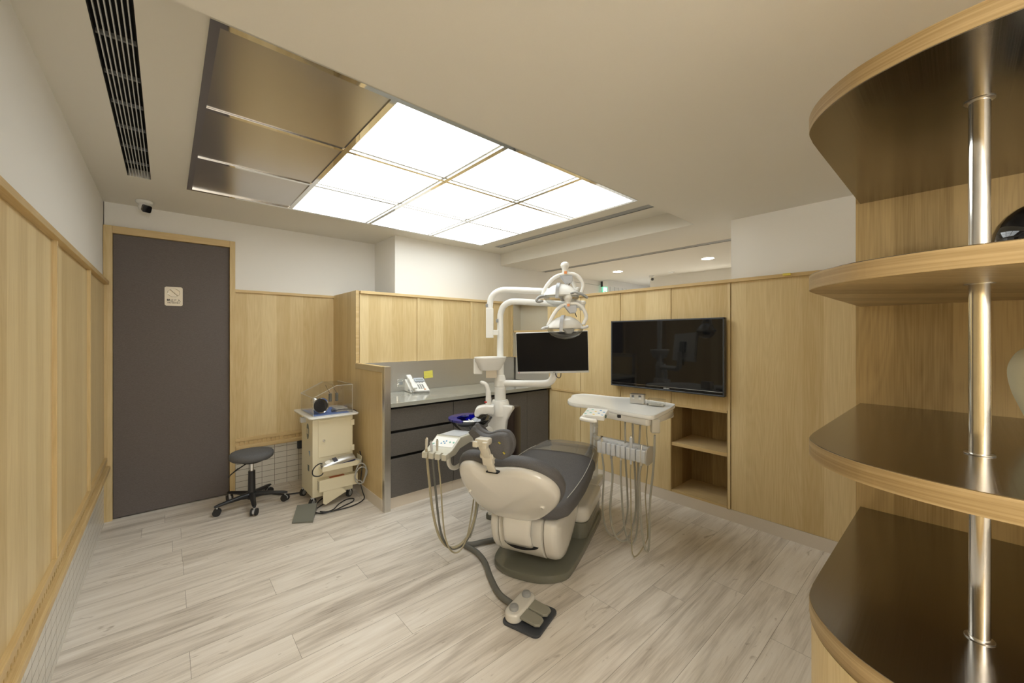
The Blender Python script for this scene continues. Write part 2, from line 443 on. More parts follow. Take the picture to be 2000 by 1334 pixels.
def text_mesh(name, body, size, mat, parent, mtx, extrude=0.0004, world=True, bold=0.0):
    cu = bpy.data.curves.new('lettering', 'FONT'); cu.body = body; cu.size = size; cu.extrude = extrude
    cu.align_x = 'CENTER'; cu.align_y = 'CENTER'; cu.offset = bold
    to = bpy.data.objects.new('lettering', cu); COL.objects.link(to)
    dg = bpy.context.evaluated_depsgraph_get()
    me = bpy.data.meshes.new_from_object(to.evaluated_get(dg)); bpy.data.objects.remove(to)
    me.transform(mtx)
    if world: me.transform(ORG[parent].inverted())
    me.materials.clear(); me.materials.append(mat)
    me.name = name
    o = bpy.data.objects.new(name, me); COL.objects.link(o); o.parent = parent; ORG[o] = ORG[parent]
    return o

# ------------------------------------------------------------------ the room
LX, BY, RX = -0.355, 4.285, 3.22
ZH, ZL = 2.43, 2.289
RY = -1.7            # wall behind the photographer
def slab(mb, x0, x1, y0, y1, z0, z1, holes=()):
    xs = sorted({x0, x1, *[h[0] for h in holes], *[h[1] for h in holes]})
    ys = sorted({y0, y1, *[h[2] for h in holes], *[h[3] for h in holes]})
    for i in range(len(xs) - 1):
        for j in range(len(ys) - 1):
            cx, cy = (xs[i] + xs[i + 1]) / 2, (ys[j] + ys[j + 1]) / 2
            if any(h[0] < cx < h[1] and h[2] < cy < h[3] for h in holes): continue
            mb.box(xs[i], xs[i + 1], ys[j], ys[j + 1], z0, z1)
    return mb

def make_floor():
    bm = bmesh.new(); tones = []
    known = {10: -0.009, 7: 0.031, 5: 0.077, 3: 0.078, 0: 0.077, 2: 0.448, -1: 0.443, 4: 0.866, 1: 0.877, -2: 0.871, -3: 1.296, -4: 1.687}
    PL, PW, G = 1.235, 0.187, 0.0006
    for k in range(-21, 13):
        y0 = 2.07 + PW * k; y1 = y0 + PW
        if y1 > 4.36: y1 = 4.36
        if y1 - y0 < 0.01: continue
        off = known.get(k, random.choice([0.05, 0.45, 0.86, 1.1]) + random.uniform(-.05, .05))
        x = off - PL * 3
        while x < 7.0:
            a, b = max(x, -0.4), min(x + PL, 6.9)
            if b - a > 0.01:
                vs = [bm.verts.new(p) for p in ((a + G, y0 + G, 0), (b - G, y0 + G, 0), (b - G, y1 - G, 0), (a + G, y1 - G, 0))]
                bm.faces.new(vs); tones.append((random.random(), random.random(), random.random()))
            x += PL
    me = bpy.data.meshes.new('floor'); bm.to_mesh(me)
    nf = len(me.polygons)
    # dark bed under the joints
    zb = -0.0015
    vs = [bm.verts.new(p) for p in ((-0.5, RY - .1, zb), (6.95, RY - .1, zb), (6.95, 4.4, zb), (-0.5, 4.4, zb))]
    bm.faces.new(vs); tones.append((0, 0, 0))
    bm.to_mesh(me); bm.free()
    at = me.attributes.new('tone', 'FLOAT_VECTOR', 'FACE')
    for i, t in enumerate(tones): at.data[i].vector = t
    me.materials.append(M['floor']); me.materials.append(plain('floor_joint', srgb(110, 98, 86), 0.8))
    me.polygons[nf].material_index = 1
    o = bpy.data.objects.new('floor', me); COL.objects.link(o); o['kind'] = 'structure'
make_floor()

# ceilings
PX0, PX1, PY0, PY1 = 0.104, 2.624, 1.565, 3.492          # light grid outline
VENT = (-0.186, -0.076, 1.39, 3.497)
SLOT1 = (2.815, 2.905, 1.39, 3.50)
SLOT2 = (3.83, 3.925, -0.6, 3.765)
mb = slab(MB(), LX - .15, 3.13, 1.37, 4.45, ZH, ZH + .06, (VENT, SLOT1)); struct('ceiling', mb, M['ceiling'])
mb = slab(MB(), LX - .15, 5.15, RY - .1, 1.37, ZL, ZH + .06, ((SLOT2[0], SLOT2[1], SLOT2[2], 1.37),))
slab(mb, 3.13, 5.15, 1.37, 3.77, ZL, ZH + .06, ((SLOT2[0], SLOT2[1], 1.37, SLOT2[3]),))
mb.box(5.15, 6.95, RY - .1, 3.80, 2.335, 2.42); struct('ceiling', mb, M['ceiling'])

# left wall
mb = MB().box(LX - .15, LX - .005, RY - .1, 4.45, 0, ZH + .06); wl = struct('wall_left', mb, M['paint'])
ydiv = [-1.69, -0.41, 0.55, 1.505, 2.46, 3.41, 4.25]
for i in range(len(ydiv) - 1):
    MB().box(LX - .01, LX + .003, ydiv[i], ydiv[i + 1], 0.47, 1.80).build('oak_panel', M['oak'], wl)
for y in ydiv[1:-1]:
    MB().box(LX - .01, LX + .018, y - .012, y + .012, 0.485, 1.80, 0.002).build('batten', M['oak'], wl)
MB().box(LX - .01, LX + .030, RY, 4.262, 1.797, 1.823, 0.002).build('cap_rail', M['oak_y'], wl)
def slotted(name, axis, a0, a1, wall, out, parent):
    """dentil band: strip above, toothed band, rounded moulding below"""
    def bx(mb, s0, s1, d0, d1, z0, z1, bev=0):
        if axis == 'y': mb.box(wall + d0 * out, wall + d1 * out, s0, s1, z0, z1, bev) if out > 0 else mb.box(wall + d1 * out, wall + d0 * out, s0, s1, z0, z1, bev)
        else: mb.box(s0, s1, wall - d1, wall - d0, z0, z1, bev)
    mm = M['oak_y'] if axis == 'y' else M['oak_x']
    m = MB(); bx(m, a0, a1, -.005, .020, .458, .488, .002); m.build('top_strip', mm, parent)
    m = MB(); bx(m, a0, a1, -.005, .006, .42, .46); m.build('slot_backing', M['blackgap'] if axis == 'y' else M['oak_x'], parent)
    m = MB(); s = a0
    while s < a1:
        bx(m, s, min(s + .024, a1), 0, .014, .422, .460); s += .035
    m.build('dentil_band', mm, parent)
    m = MB(); bx(m, a0, a1, -.005, .036, .385, .424, .008); m.build('moulding', mm, parent)
slotted('l', 'y', RY, 4.255, LX, 1, wl)
MB().box(LX - .01, LX + .002, RY, 4.255, 0.0, 0.40).build('tiled_dado', M['tiles'], wl)

# back wall with door
mb = MB(); mb.box(LX, LX + .045, BY, BY + .15, 0, ZH + .05); mb.box(-.31, .42, BY, BY + .15, 2.2, ZH + .05)
mb.box(.42, 1.74, BY, BY + .15, 0, ZH + .05); wb = struct('wall_back', mb, M['paint'])
MB().box(-.31, .42, BY + .05, BY + .15, 0, 2.2).build('door_recess', M['black'], wb)
mb = MB().box(1.74, 5.17, 3.77, 4.43, 0, ZH + .05); wc = struct('wall_back', mb, M['paint'])
MB().box(.458, 1.302, BY - .01, BY + .01, .47, 1.80).build('oak_panel', M['oak'], wb)
MB().box(.458, 1.302, BY - .030, BY + .01, 1.80, 1.824, .002).build('cap_rail', M['oak_x'], wb)
slotted('b', 'x', .46, 1.30, BY - .005, 1, wb)
MB().box(.46, 1.32, BY - .006, BY + .01, 0, .40).build('tiled_dado', M['tiles'], wb)
# door frame and door leaf
fr = MB().box(LX - .003, -.308, 4.245, BY + .05, 0, 2.247, .002).box(.420, .460, 4.245, BY + .05, 0, 2.247, .002)
fr.build('trim_1', M['oak'], kind='structure')
MB().box(-.308, .420, 4.245, BY + .05, 2.192, 2.247, .002).build('trim_2', M['oak_x'], kind='structure')
dr = MB().box(-.306, .418, 4.272, 4.31, .008, 2.190, .002).build('door_1', M['door'], kind='structure')

# partition and tall side panel
px = 1.300
mb = MB().box(px, px + .048, 3.03, 3.645, .09, 1.115); pt = struct('wall_partition', mb, M['oak'])
MB().box(px + .002, px + .046, 3.03, 3.645, 1.15, 1.160).build('top_board', M['oak_y'], pt)
MB().box(px - .002, px + .050, 3.003, 3.045, 0, 1.162, .001).build('steel_post', M['steel'], pt)
MB().box(px - .002, px + .047, 3.045, 3.645, 1.112, 1.158, .001).build('steel_band', M['steel'], pt)
MB().box(px - .003, px + .045, 3.045, 3.645, 0, .092).build('kick_plate', M['stone'], pt)
mb = MB().box(px, px + .030, 3.645, BY - .005, .09, 1.826); ps = struct('wall_side_panel', mb, M['oak'])
MB().box(px - .003, px + .027, 3.645, BY - .01, 0, .09).build('kick_plate', M['stone'], ps)
MB().box(px, px + .030, 3.636, 3.646, 1.162, 1.828).build('edge_strip', M['oak_h'], ps)

# right (television) wall: low wall with a niche, then a full height part
core = MB()
NY0, NY1, NZ0, NZ1 = 1.164, 1.604, .105, .815
core.box(RX + .018, RX + .12, RY - .1, NY0 - .02, 0, 1.832)
core.box(RX + .018, RX + .12, NY1 + .02, 3.02, 0, 1.832)
core.box(RX + .018, RX + .12, NY0 - .02, NY1 + .02, NZ1 + .02, 1.832)
core.box(RX + .018, RX + .12, NY0 - .02, NY1 + .02, 0, NZ0 - .02)
wr = struct('wall_right', core, M['oak'])
mb = MB().box(RX + .010, RX + .35, RY - .1, 1.139, 1.832, ZL); struct('wall_right', mb, M['paint'])
vy = [3.02, 2.579, 2.103, 1.607, 1.139]
for i in range(4):
    a, b = vy[i + 1] + .002, vy[i] - .002
    MB().box(RX, RX + .02, a, b, .835, 1.812).build('oak_panel', M['oak'], wr)
    if i < 3: MB().box(RX, RX + .02, a, b, .090, .812).build('oak_panel', M['oak'], wr)
MB().box(RX, RX + .02, .252, vy[4] - .004, .090, 1.812).build('oak_panel', M['oak'], wr)
MB().box(RX, RX + .02, RY, .248, .090, 1.812).build('oak_panel', M['oak'], wr)
for y in vy[1:]:
    MB().box(RX - .007, RX + .02, y + .001, y + .019, .09, 1.812, .001).build('batten', M['oak'], wr)
MB().box(RX - .006, RX + .02, 2.985, 3.02, .87, 1.812, .001).build('batten', M['oak'], wr)
MB().box(RX - .010, RX + .02, 1.625, 2.985, .812, .834, .002).build('mid_rail', M['oak_y'], wr)
MB().box(RX - .004, RX + .02, NY0 - .02, NY1 + .004, .815, .835, .001).build('mid_rail', M['oak_y'], wr)
MB().box(RX - .026, RX + .13, RY, 3.02, 1.812, 1.836, .002).build('cap_rail', M['oak_y'], wr)
# niche
n = MB()
n.box(RX + .001, RX + .38, NY1, NY1 + .02, NZ0 - .02, NZ1 + .02)
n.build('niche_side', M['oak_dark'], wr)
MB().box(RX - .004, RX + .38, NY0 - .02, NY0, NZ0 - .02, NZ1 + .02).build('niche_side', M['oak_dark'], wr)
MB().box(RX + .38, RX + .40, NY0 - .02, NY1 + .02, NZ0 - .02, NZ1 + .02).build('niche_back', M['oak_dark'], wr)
MB().box(RX + .001, RX + .38, NY0, NY1, NZ1, NZ1 + .02).build('niche_top', M['oak_y'], wr)
MB().box(RX - .002, RX + .38, NY0, NY1, NZ0 - .02, NZ0).build('niche_floor', M['oak_y'], wr)
MB().box(RX + .004, RX + .38, NY0, NY1, .480, .508, .001).build('niche_shelf', M['oak_y'], wr)
MB().box(RX - .003, RX + .02, RY, 3.02, 0, .088).build('baseboard_right', M['stone'], kind='structure')
# counter corner recess beside the television wall
rc = MB().box(RX + .30, RX + .33, 3.02, 3.77, .0, 1.84); rc = struct('wall_recess', rc, M['oak'])
MB().box(RX + .012, RX + .30, 3.02, 3.60, .88, 1.150).build('splash_return', M['steel_splash'], rc)
MB().box(RX + .12, RX + .30, 3.05, 3.64, 1.155, 1.80).build('niche_back', M['nicheback'], rc)
MB().box(RX + .002, RX + .30, 3.622, 3.64, 1.155, 1.80).build('niche_side', M['nicheback'], rc)
MB().box(RX + .002, RX + .30, 3.05, 3.64, 1.455, 1.478, .001).build('niche_shelf', M['oak_y'], rc)
MB().box(RX + .002, RX + .30, 3.02, 3.05, 1.155, 1.81, .001).build('niche_side', M['oak'], rc)
MB().box(RX - .004, RX + .30, 3.02, 3.64, 1.80, 1.832).build('niche_top', M['oak_y'], rc)
MB().box(RX + .001, RX + .30, 3.02, 3.64, 1.150, 1.160).build('niche_floor', M['oak_y'], rc)

# walls closing the rest
struct('wall_near', MB().box(LX - .15, 6.95, RY - .15, RY - .02, 0, ZH), M['paint'])
wf = struct('wall_far', MB().box(5.72, 5.85, RY - .1, 3.20, 0, 2.40), M['paint'])
cb = struct('wall_corridor', MB().box(5.17, 6.95, 3.80, 3.95, 0, 2.42), M['white'])
MB().box(5.17, 6.95, 3.776, 3.80, 2.235, 2.335).build('header_box', M['paint'], cb)
g = MB()
for i in range(14): g.box(5.27 + i * .12, 5.273 + i * .12, 3.797, 3.801, 0, 2.235)
g.build('panel_joint', M['mgrey'], cb)
struct('wall_corridor_end', MB().box(6.8, 6.95, 3.0, 3.80, 0, 2.42), M['paint'])
MB().box(4.35, 5.165, 3.7665, 3.7705, 2.217, 2.221).build('shadow_line', M['mgrey'], kind='structure')  # grey strip standing in for the thin shadow line on the wall

# vents
def slot_vent(name, b, z, nb, label, mats, cat='vent', cross=()):
    r = empty(name, ((b[0] + b[1]) / 2, (b[2] + b[3]) / 2, z), label, cat)
    MB().box(b[0], b[1], b[2], b[3], z + .05, z + .058).box(b[0], b[0] + .003, b[2], b[3], z + .001, z + .05).box(b[1] - .003, b[1], b[2], b[3], z + .001, z + .05).build('duct_box', mats[0], r)
    w = (b[1] - b[0]) / nb
    for i in range(1, nb):
        MB().box(b[0] + w * i - .0018, b[0] + w * i + .0018, b[2], b[3], z + .001, z + .014).build('slat', mats[1], r)
    if cross:
        for y in cross: MB().box(b[0], b[1], y - .006, y + .006, z + .015, z + .028).build('cross_bar', M['mgrey'], r)
    return r
slot_vent('air_grille', VENT, ZH, 8, 'long black slotted air grille with pale slats in the ceiling near the left wall', (M['blackgap'], M['lgrey']),
          cross=(1.95, 2.22, 2.48, 2.75, 3.02, 3.28))
slot_vent('linear_diffuser', SLOT1, ZH, 4, 'grey linear air slot beside the glowing ceiling panels', (M['mgrey'], M['lgrey']))
slot_vent('linear_diffuser', SLOT2, ZL, 4, 'grey linear air slot in the lower ceiling beyond the television wall', (M['mgrey'], M['lgrey']))

# the glowing ceiling grid
lp_ = empty('ceiling_light_grid', ((PX0 + PX1) / 2, (PY0 + PY1) / 2, ZH - .03), 'large chrome framed ceiling grid with nine glowing white cells and three metal ones', 'ceiling light')
cw, ch, bw = (PX1 - PX0) / 4, (PY1 - PY0) / 3, .028
fm = MB()
fm.box(PX0, PX1, PY0, PY0 + bw, ZH - .020, ZH).box(PX0, PX1, PY1 - bw, PY1, ZH - .020, ZH)
fm.box(PX0, PX0 + bw, PY0 + bw, PY1 - bw, ZH - .020, ZH).box(PX1 - bw, PX1, PY0 + bw, PY1 - bw, ZH - .020, ZH)
fm.build('outer_frame', M['chrome'], lp_)
for i in range(1, 4): MB().box(PX0 + cw * i - bw / 2, PX0 + cw * i + bw / 2, PY0 + bw, PY1 - bw, ZH - .018, ZH).build('frame_bar', M['chrome'], lp_)
for j in range(1, 3): MB().box(PX0 + bw, PX1 - bw, PY0 + ch * j - bw / 2 + .002, PY0 + ch * j + bw / 2 - .002, ZH - .0175, ZH).build('frame_bar', M['chrome'], lp_)
for i in range(4):
    for j in range(3):
        a, b = PX0 + cw * i + bw / 2, PX0 + cw * (i + 1) - bw / 2
        c, d = PY0 + ch * j + bw / 2, PY0 + ch * (j + 1) - bw / 2
        if i == 0: MB().box(a + .012, b, c, d, ZH - .012, ZH - .001).build('metal_panel', M['bronze'], lp_)
        else: MB().box(a + .012, b - .012, c + .012, d - .012, ZH - .004, ZH - .001).build('diffuser', M['lit'], lp_)

# round downlights
NEAR_E = 20
def downlight(x, y, z, label, e=28, r=.062):
    d = empty('downlight', (x, y, z), label, 'downlight', 'round ceiling downlights')
    MB().lathe([(r, 0), (r + .012, -.002), (r + .014, 0)], (x, y, z)).build('trim_ring', M['white'], d)
    MB().lathe([(0, -.001), (r, -.001), (r, .0)], (x, y, z)).build('lens', M['down'], d)
    spot('downlight_beam', (x, y, z - .02), e, (1, .99, .93), .06, 150)
downlight(4.62, 3.06, ZL, 'round lit downlight in the ceiling beyond the low wall, nearer the exit sign')
downlight(4.61, 1.87, ZL, 'round lit downlight in the ceiling beyond the low wall, nearer the white pillar')
spot('corridor_fill', (5.45, 2.2, 2.30), 45, (1, .97, .9)); spot('corridor_fill', (6.0, 3.4, 2.30), 40, (1, .98, .95))  # added fill spots without fixtures, brightening the far room and corridor
# added fill lights: an unseen globe and two unseen downlights brighten the near room
for x_, y_, z_, nm in ((.10, -1.25, 1.85, 'left'),):
    pl_ = empty('fill_globe_lamp', (x_, y_, z_ - .12), 'added unseen globe fill light behind the photographer by the panelled wall', 'lamp')
    MB().ball((x_, y_, z_), .12).build('globe', M['globe'], pl_)
    MB().tube([(x_, y_, z_ + .12), (x_, y_, ZL)], .004, 8).build('cord', M['black'], pl_)
for x_, e_ in ((.15, 40), (1.05, 42)):
    downlight(x_, -.75, ZL, 'added unseen fill downlight in the low ceiling behind the photographer, nearer the ' + ('left wall' if x_ < .5 else 'middle of the room'), e_)
# small ceiling sensor
MB().lathe([(0, -.016), (.03, -.014), (.045, 0)], (5.45, 2.72, 2.335)).build('smoke_sensor', M['white'], label='small white round sensor on the ceiling edge over the low wall', cat='sensor')

# security cameras
def security_camera(c, aim, label, r=.052):
    o = empty('security_camera', c, label, 'camera')
    c = Vector(c)
    MB().lathe([(r * .95, 0), (r, -.004), (r * .92, -.018), (r * .6, -.03)], c).build('mount', M['white'], o)
    b = c + Vector((0, 0, -.045)); aim = Vector(aim).normalized()
    MB().ball(b, r * .72).build('ball_housing', M['white'], o)
    f = b + aim * r * .42
    m = frame_m(f, aim.cross(UP).normalized(), aim.cross(UP).normalized().cross(aim), aim)
    mbb = MB(); mbb.prism(rrect(-r * .52, r * .52, -r * .52, r * .52, r * .23), 0, r * .5, .003, mat=m); mbb.build('lens_plate', M['glossblack'], o)
security_camera((-.125, 4.08, ZH), (.35, -.8, -.45), 'white dome security camera on the ceiling above the grey door')
security_camera((5.28, 2.93, ZL), (-.4, -.8, -.5), 'small white security camera on the far ceiling beyond the low wall', .034)

# exit sign
ex = empty('exit_sign', (5.02, 3.52, 2.05), 'small lit green and white exit sign hanging beyond the low wall', 'sign')
ec = atz(1181, 549, ZL); ex.location = (ec.x, ec.y, 2.06); ORG[ex] = Matrix.Translation(ex.location)
ax = Vector((.93, -.37, 0)).normalized(); az = ax.cross(UP)
E0 = Vector((ec.x, ec.y, 0))
m = frame_m(E0, ax, UP, az)
MB().box(-.045, .052, 2.20, 2.283, -.018, .018, .002, mat=m).build('housing', M['white'], ex)
MB().box(-.062, -.045, 2.195, 2.28, -.018, .018, mat=m).build('end_cap', M['blackplastic'], ex)
MB().box(-.050, .050, 2.02, 2.20, -.006, .006, mat=m).build('sign_plate', M['exitgreen'], ex)
s_ = MB(); s_.box(-.030, .036, 2.03, 2.185, .0055, .0075, mat=m); s_.build('sign_field', M['exitwhite'], ex)
s_ = MB(); s_.box(-.004, .008, 2.09, 2.13, .0076, .009, mat=m).box(-.016, .018, 2.118, 2.128, .0076, .009, mat=m).box(-.018, -.008, 2.05, 2.09, .0076, .009, mat=m).box(.006, .020, 2.06, 2.075, .0076, .009, mat=m).box(-.003, .009, 2.135, 2.148, .0076, .009, mat=m)
s_.build('running_figure', M['exitgreen'], ex)

# no entry sign on the door
nd = empty('no_entry_sign', (.045, 4.27, 1.652), 'square silver no entry sign with Chinese and English lettering on the grey door', 'sign')
ms = frame_m(Vector((.0455, 4.2715, 1.7335)), Vector((1, 0, 0)), UP, Vector((0, -1, 0)))
MB().prism([(-.047, -.078), (.047, -.078), (.0565, -.069), (.0565, .069), (.047, .078), (-.047, .078), (-.0565, .069), (-.0565, -.069)], 0, .002, mat=ms).build('plate', plain('satin_sign_plate', srgb(206, 196, 176), 0.4, 0.3), nd)
o_ = MB(); oc = [(.040 * math.cos(R(22.5 + 45 * i)), .029 + .036 * math.sin(R(22.5 + 45 * i))) for i in range(9)]
o_.tube([ms @ Vector((a, b, .003)) for a, b in oc], .0016, 6)
o_.tube([ms @ Vector((-.022, .054, .003)), ms @ Vector((.026, .004, .003))], .0022, 6)
o_.build('prohibition_mark', M['chrome'], nd)
text_mesh('lettering', '禁止進入', .022, M['black'], nd, ms @ Matrix.Translation((0, -.034, .0022)), bold=.0004)
text_mesh('lettering', 'NO ENTRY', .0125, M['black'], nd, ms @ Matrix.Translation((0, -.0535, .0022)) @ Matrix.Scale(1.25, 4, (1, 0, 0)), bold=.0004)

# ------------------------------------------------------------------ cabinets
UX0, UX1, UY = 1.334, RX - .002, 3.640
uc = empty('wall_cabinet', ((UX0 + UX1) / 2, 3.70, 1.155), 'long pale oak wall cabinet with three doors above the steel splashback', 'cabinet')
MB().box(UX0, UX1, UY + .018, 3.765, 1.157, 1.80).build('carcass', M['oak'], uc)
for a, b in ((1.337, 1.914), (1.950, 2.572), (2.606, 3.200)):
    MB().box(a, b, UY, UY + .018, 1.155, 1.799, .001).build('door', M['oak'], uc)
for a, b in ((1.916, 1.948), (2.574, 2.604), (3.200, 3.218)):
    MB().box(a, b, UY - .012, UY + .018, 1.150, 1.799, .001).build('batten', M['oak'], uc)
MB().box(UX0 + .004, UX1, UY - .022, 3.765, 1.800, 1.826, .002).build('top_rail', M['oak_x'], uc)
MB().box(1.350, RX + .010, 3.618, 3.640, .866, 1.154).build('steel_splashback', M['steel_splash'], label='satin steel splashback between the grey worktop and oak wall cabinet', cat='splashback')
MB().box(1.350, RX - .001, 2.992, 3.617, .832, .865, .002).box(RX - .002, RX + .296, 3.024, 3.617, .832, .865, .002).build('worktop', M['steel_h'], label='long shiny grey worktop carrying the telephone', cat='worktop')
def base_cab(x0, x1, kind, label):
    c = empty('base_cabinet', ((x0 + x1) / 2, 3.3, 0), label, 'cabinet', 'charcoal base cabinets under the worktop')
    MB().box(x0 + .001, x1 - .001, 3.055, 3.60, .091, .830).build('body', M['blackgap'], c)
    MB().box(x0, x1, 3.046, 3.06, .0, .088).build('kick_plate', M['stone'], c)
    if kind == 'drawers':
        for a, b in ((.636, .810), (.430, .612), (.093, .406)):
            MB().box(x0 + .0015, x1 - .0015, 3.030, 3.050, a, b, .001).build('drawer', M['char'], c)
    else:
        k = len(kind); w = (x1 - x0) / k
        for i in range(k): MB().box(x0 + w * i + .0015, x0 + w * (i + 1) - .0015, 3.030, 3.050, .093, .810, .001).build('door', M['char'], c)
base_cab(1.352, 1.959, 'drawers', 'charcoal three drawer base cabinet next to the steel ended partition')
base_cab(1.961, 2.555, 'drawers', 'charcoal three drawer base cabinet behind the blue rimmed bowl')
base_cab(2.557, 3.214, 'dd', 'charcoal two door base cabinet in the corner by the television wall')

# socket plates, note, phone
def socket(x0, x1, z0, z1, y, label, dark):
    s = empty('wall_socket', ((x0 + x1) / 2, y, z0), label, 'wall socket')
    MB().box(x0, x1, y - .006, y, z0, z1, .002).build('plate', M['chrome'], s)
    for i in range(dark): MB().box(x0 + (x1 - x0) * (i + .25) / dark, x0 + (x1 - x0) * (i + .75) / dark, y - .0085, y - .005, z0 + .025, z1 - .022, .001).build('outlet', M['mgrey'], s)
socket(1.690, 1.765, .905, .985, 3.6175, 'small metal socket plate on the splashback left of the telephone', 1)
socket(1.860, 1.985, .903, .988, 3.6175, 'wide metal socket plate on the splashback right of the telephone', 2)
nt_ = empty('sticky_note', (2.03, 3.6125, .972), 'yellow handwritten sticky note on the steel splashback', 'note')
mbb = MB(); mbb.quad((1.980, 3.6165, 1.046), (2.082, 3.6165, 1.052), (2.083, 3.6090, .978), (1.981, 3.6100, .974)); mbb.build('paper', M['yellow'], nt_)
mbb = MB(); random.seed(3)
for r_ in range(4):
    xx = 1.990
    while xx < 2.07:
        w_ = random.uniform(.004, .012); z_ = 1.036 - r_ * .014 + random.uniform(-.001, .001); yy = 3.6155 - (1.05 - z_) * .1 - .0006
        mbb.quad((xx, yy, z_), (xx + w_, yy, z_ + .001), (xx + w_, yy - .0001, z_ - .0012), (xx, yy - .0001, z_ - .001)); xx += w_ + .004
mbb.build('handwriting', M['ink'], nt_)

ph = empty('telephone', (1.845, 3.50, .866), 'white corded desk telephone standing on the grey worktop', 'telephone', rz=R(-8))
b = MB(); b.prism([(-.105, .0), (.09, .0), (.10, .012), (-.085, .115), (-.10, .115), (-.108, .02)], -.095, .095, .006, mat=Matrix(((0, 0, 1, 0), (-1, 0, 0, 0), (0, 1, 0, 0), (0, 0, 0, 1)))).build('body', M['white'], ph, world=False)
# sloping face frame: from (y=-.10,z=.012) to (y=.085,z=.115)
sl = Vector((0, .185, .103)).normalized(); nn = Vector((0, -.103, .185)).normalized()
mf = frame_m(Vector((0, -.100, .0135)), Vector((1, 0, 0)), sl, nn)
MB().box(-.012, .088, .150, .205, .001, .014, .004, mat=mf).build('display_hood', plain('blue_grey_plastic', srgb(186, 194, 206), .3), ph, world=False)
MB().box(.0, .076, .160, .185, .0142, .0150, mat=mf).build('display', plain('lcd', srgb(150, 160, 160), .2), ph, world=False)
k = MB()
for i in range(3):
    for j in range(4): k.box(-.004 + i * .022, .009 + i * .022, .040 + j * .019, .050 + j * .019, .001, .005, .001, mat=mf)
for i in range(3): k.box(-.006 + i * .028, .010 + i * .028, .134, .139, .001, .004, mat=mf)
k.build('keypad', M['mgrey'], ph, world=False)
MB().box(.040, .060, .020, .029, .001, .005, .001, mat=mf).build('orange_key', M['orange'], ph, world=False)
h = MB(); hm = frame_m(Vector((-.062, -.108, .030)), Vector((1, 0, 0)), sl, nn)
h.prism([(-.022, 0), (.022, 0), (.024, .05), (.018, .07), (.018, .15), (.024, .17), (.022, .222), (-.022, .222), (-.024, .17), (-.018, .15), (-.018, .07), (-.024, .05)], .006, .030, .007, mat=hm)
h.build('handset', M['white'], ph, world=False)
cd = MB(); pts = []
for i in range(161):
    t = i / 160; a = t * 2 * math.pi * 26
    bx = -.10 + .03 * math.sin(t * 3) + .22 * max(0, t - .25); by = -.02 - .12 * min(1, t * 2.2) - .01 * math.sin(t * 9); bz = .012 + .035 * max(0, .35 - t)
    pts.append((bx + .009 * math.cos(a) * .4, by + .009 * math.cos(a), bz + .009 * math.sin(a)))
cd.tube(pts, .0028, 6).build('coiled_cord', M['cablegrey'], ph, world=False)

# ------------------------------------------------------------------ television
TX = 3.155
tv = empty('television', (TX + .03, 1.642, .943), 'large black wall mounted television above the open niche', 'television')
ty0, ty1, tz0, tz1 = 1.158, 2.160, .945, 1.548
MB().box(TX, TX + .040, ty0, ty1, tz0, tz1, .004).build('housing', M['blackplastic'], tv)
MB().box(TX - .003, TX + .002, ty0 + .012, ty1 - .012, tz0 + .035, tz1 - .012).build('screen', M['screen'], tv)
mbb = MB(); mbb.box(TX - .008, TX + .01, ty0 + .0, ty1, tz0, tz0 + .012, .003).box(TX - .008, TX + .01, ty0, ty1, tz0 + .031, tz0 + .035, .001).box(TX - .006, TX + .01, ty0, ty0 + .012, tz0, tz1, .002).box(TX - .006, TX + .01, ty1 - .012, ty1, tz0, tz1, .002).box(TX - .006, TX + .01, ty0, ty1, tz1 - .012, tz1, .002)
mbb.build('bezel', plain('slate_bezel', (.05, .055, .065), .25), tv)
MB().box(TX - .005, TX + .01, ty0 + .012, ty1 - .012, tz0 + .012, tz0 + .031).build('lower_trim', M['glossblack'], tv)
MB().box(TX - .009, TX - .006, ty0 + .012, ty1 - .012, tz0 + .0335, tz0 + .0355).build('trim_line', M['chrome'], tv)
mt = frame_m(Vector((TX - .0052, 1.615, tz0 + .0215)), Vector((0, -1, 0)), UP, Vector((-1, 0, 0)))
text_mesh('lettering', 'HERAN', .016, M['lgrey'], tv, mt, bold=.0005)
MB().box(TX + .04, RX - .001, 1.45, 1.85, 1.1, 1.4).build('wall_bracket', M['black'], tv)

# small brass clip on the rail
q = atx(1537, 536, RX - .03)
MB().box(q.x - .012, RX - .026, q.y - .022, q.y + .022, q.z - .008, q.z + .008, .001).build('brass_catch', M['brass'], label='tiny yellow brass catch on the oak rail right of the television', cat='catch')

# ------------------------------------------------------------------ curved display shelves in the foreground
DX = 1.932
half = [(1.94, .238), (1.30, .244), (1.22, .2435), (1.165, .236), (1.095, .203), (1.030, .143), (.992, .073), (.972, .0), (.965, -.09), (.966, -.2), (.967, -.33)]
def outline(inset=0.0):
    pts = [(1.94, .238 - inset), (1.30, .2435 - inset)] + [(p.x, p.y) for p in smooth2([(1.235 + inset * .5, .2435 - inset), (1.165 + inset * .7, .236 - inset), (1.092 + inset * .8, .201 - inset * .8), (1.027 + inset, .140 - inset * .5), (.990 + inset, .070 - inset * .3), (.971 + inset, .0), (.965 + inset, -.09), (.965 + inset, -.2)], 6)]
    mir = [(x, -.56 - y) for x, y in reversed(pts)]
    return pts + mir
ds = empty('display_shelf', (1.45, -.16, 0), 'tall curved oak display shelf with steel surfaces in the right foreground', 'shelf unit')
SZ = [(1.893, 1.930), (1.512, 1.548), (1.115, 1.155), (.736, .771)]
names = ['top_shelf', 'shelf', 'shelf', 'counter_shelf']
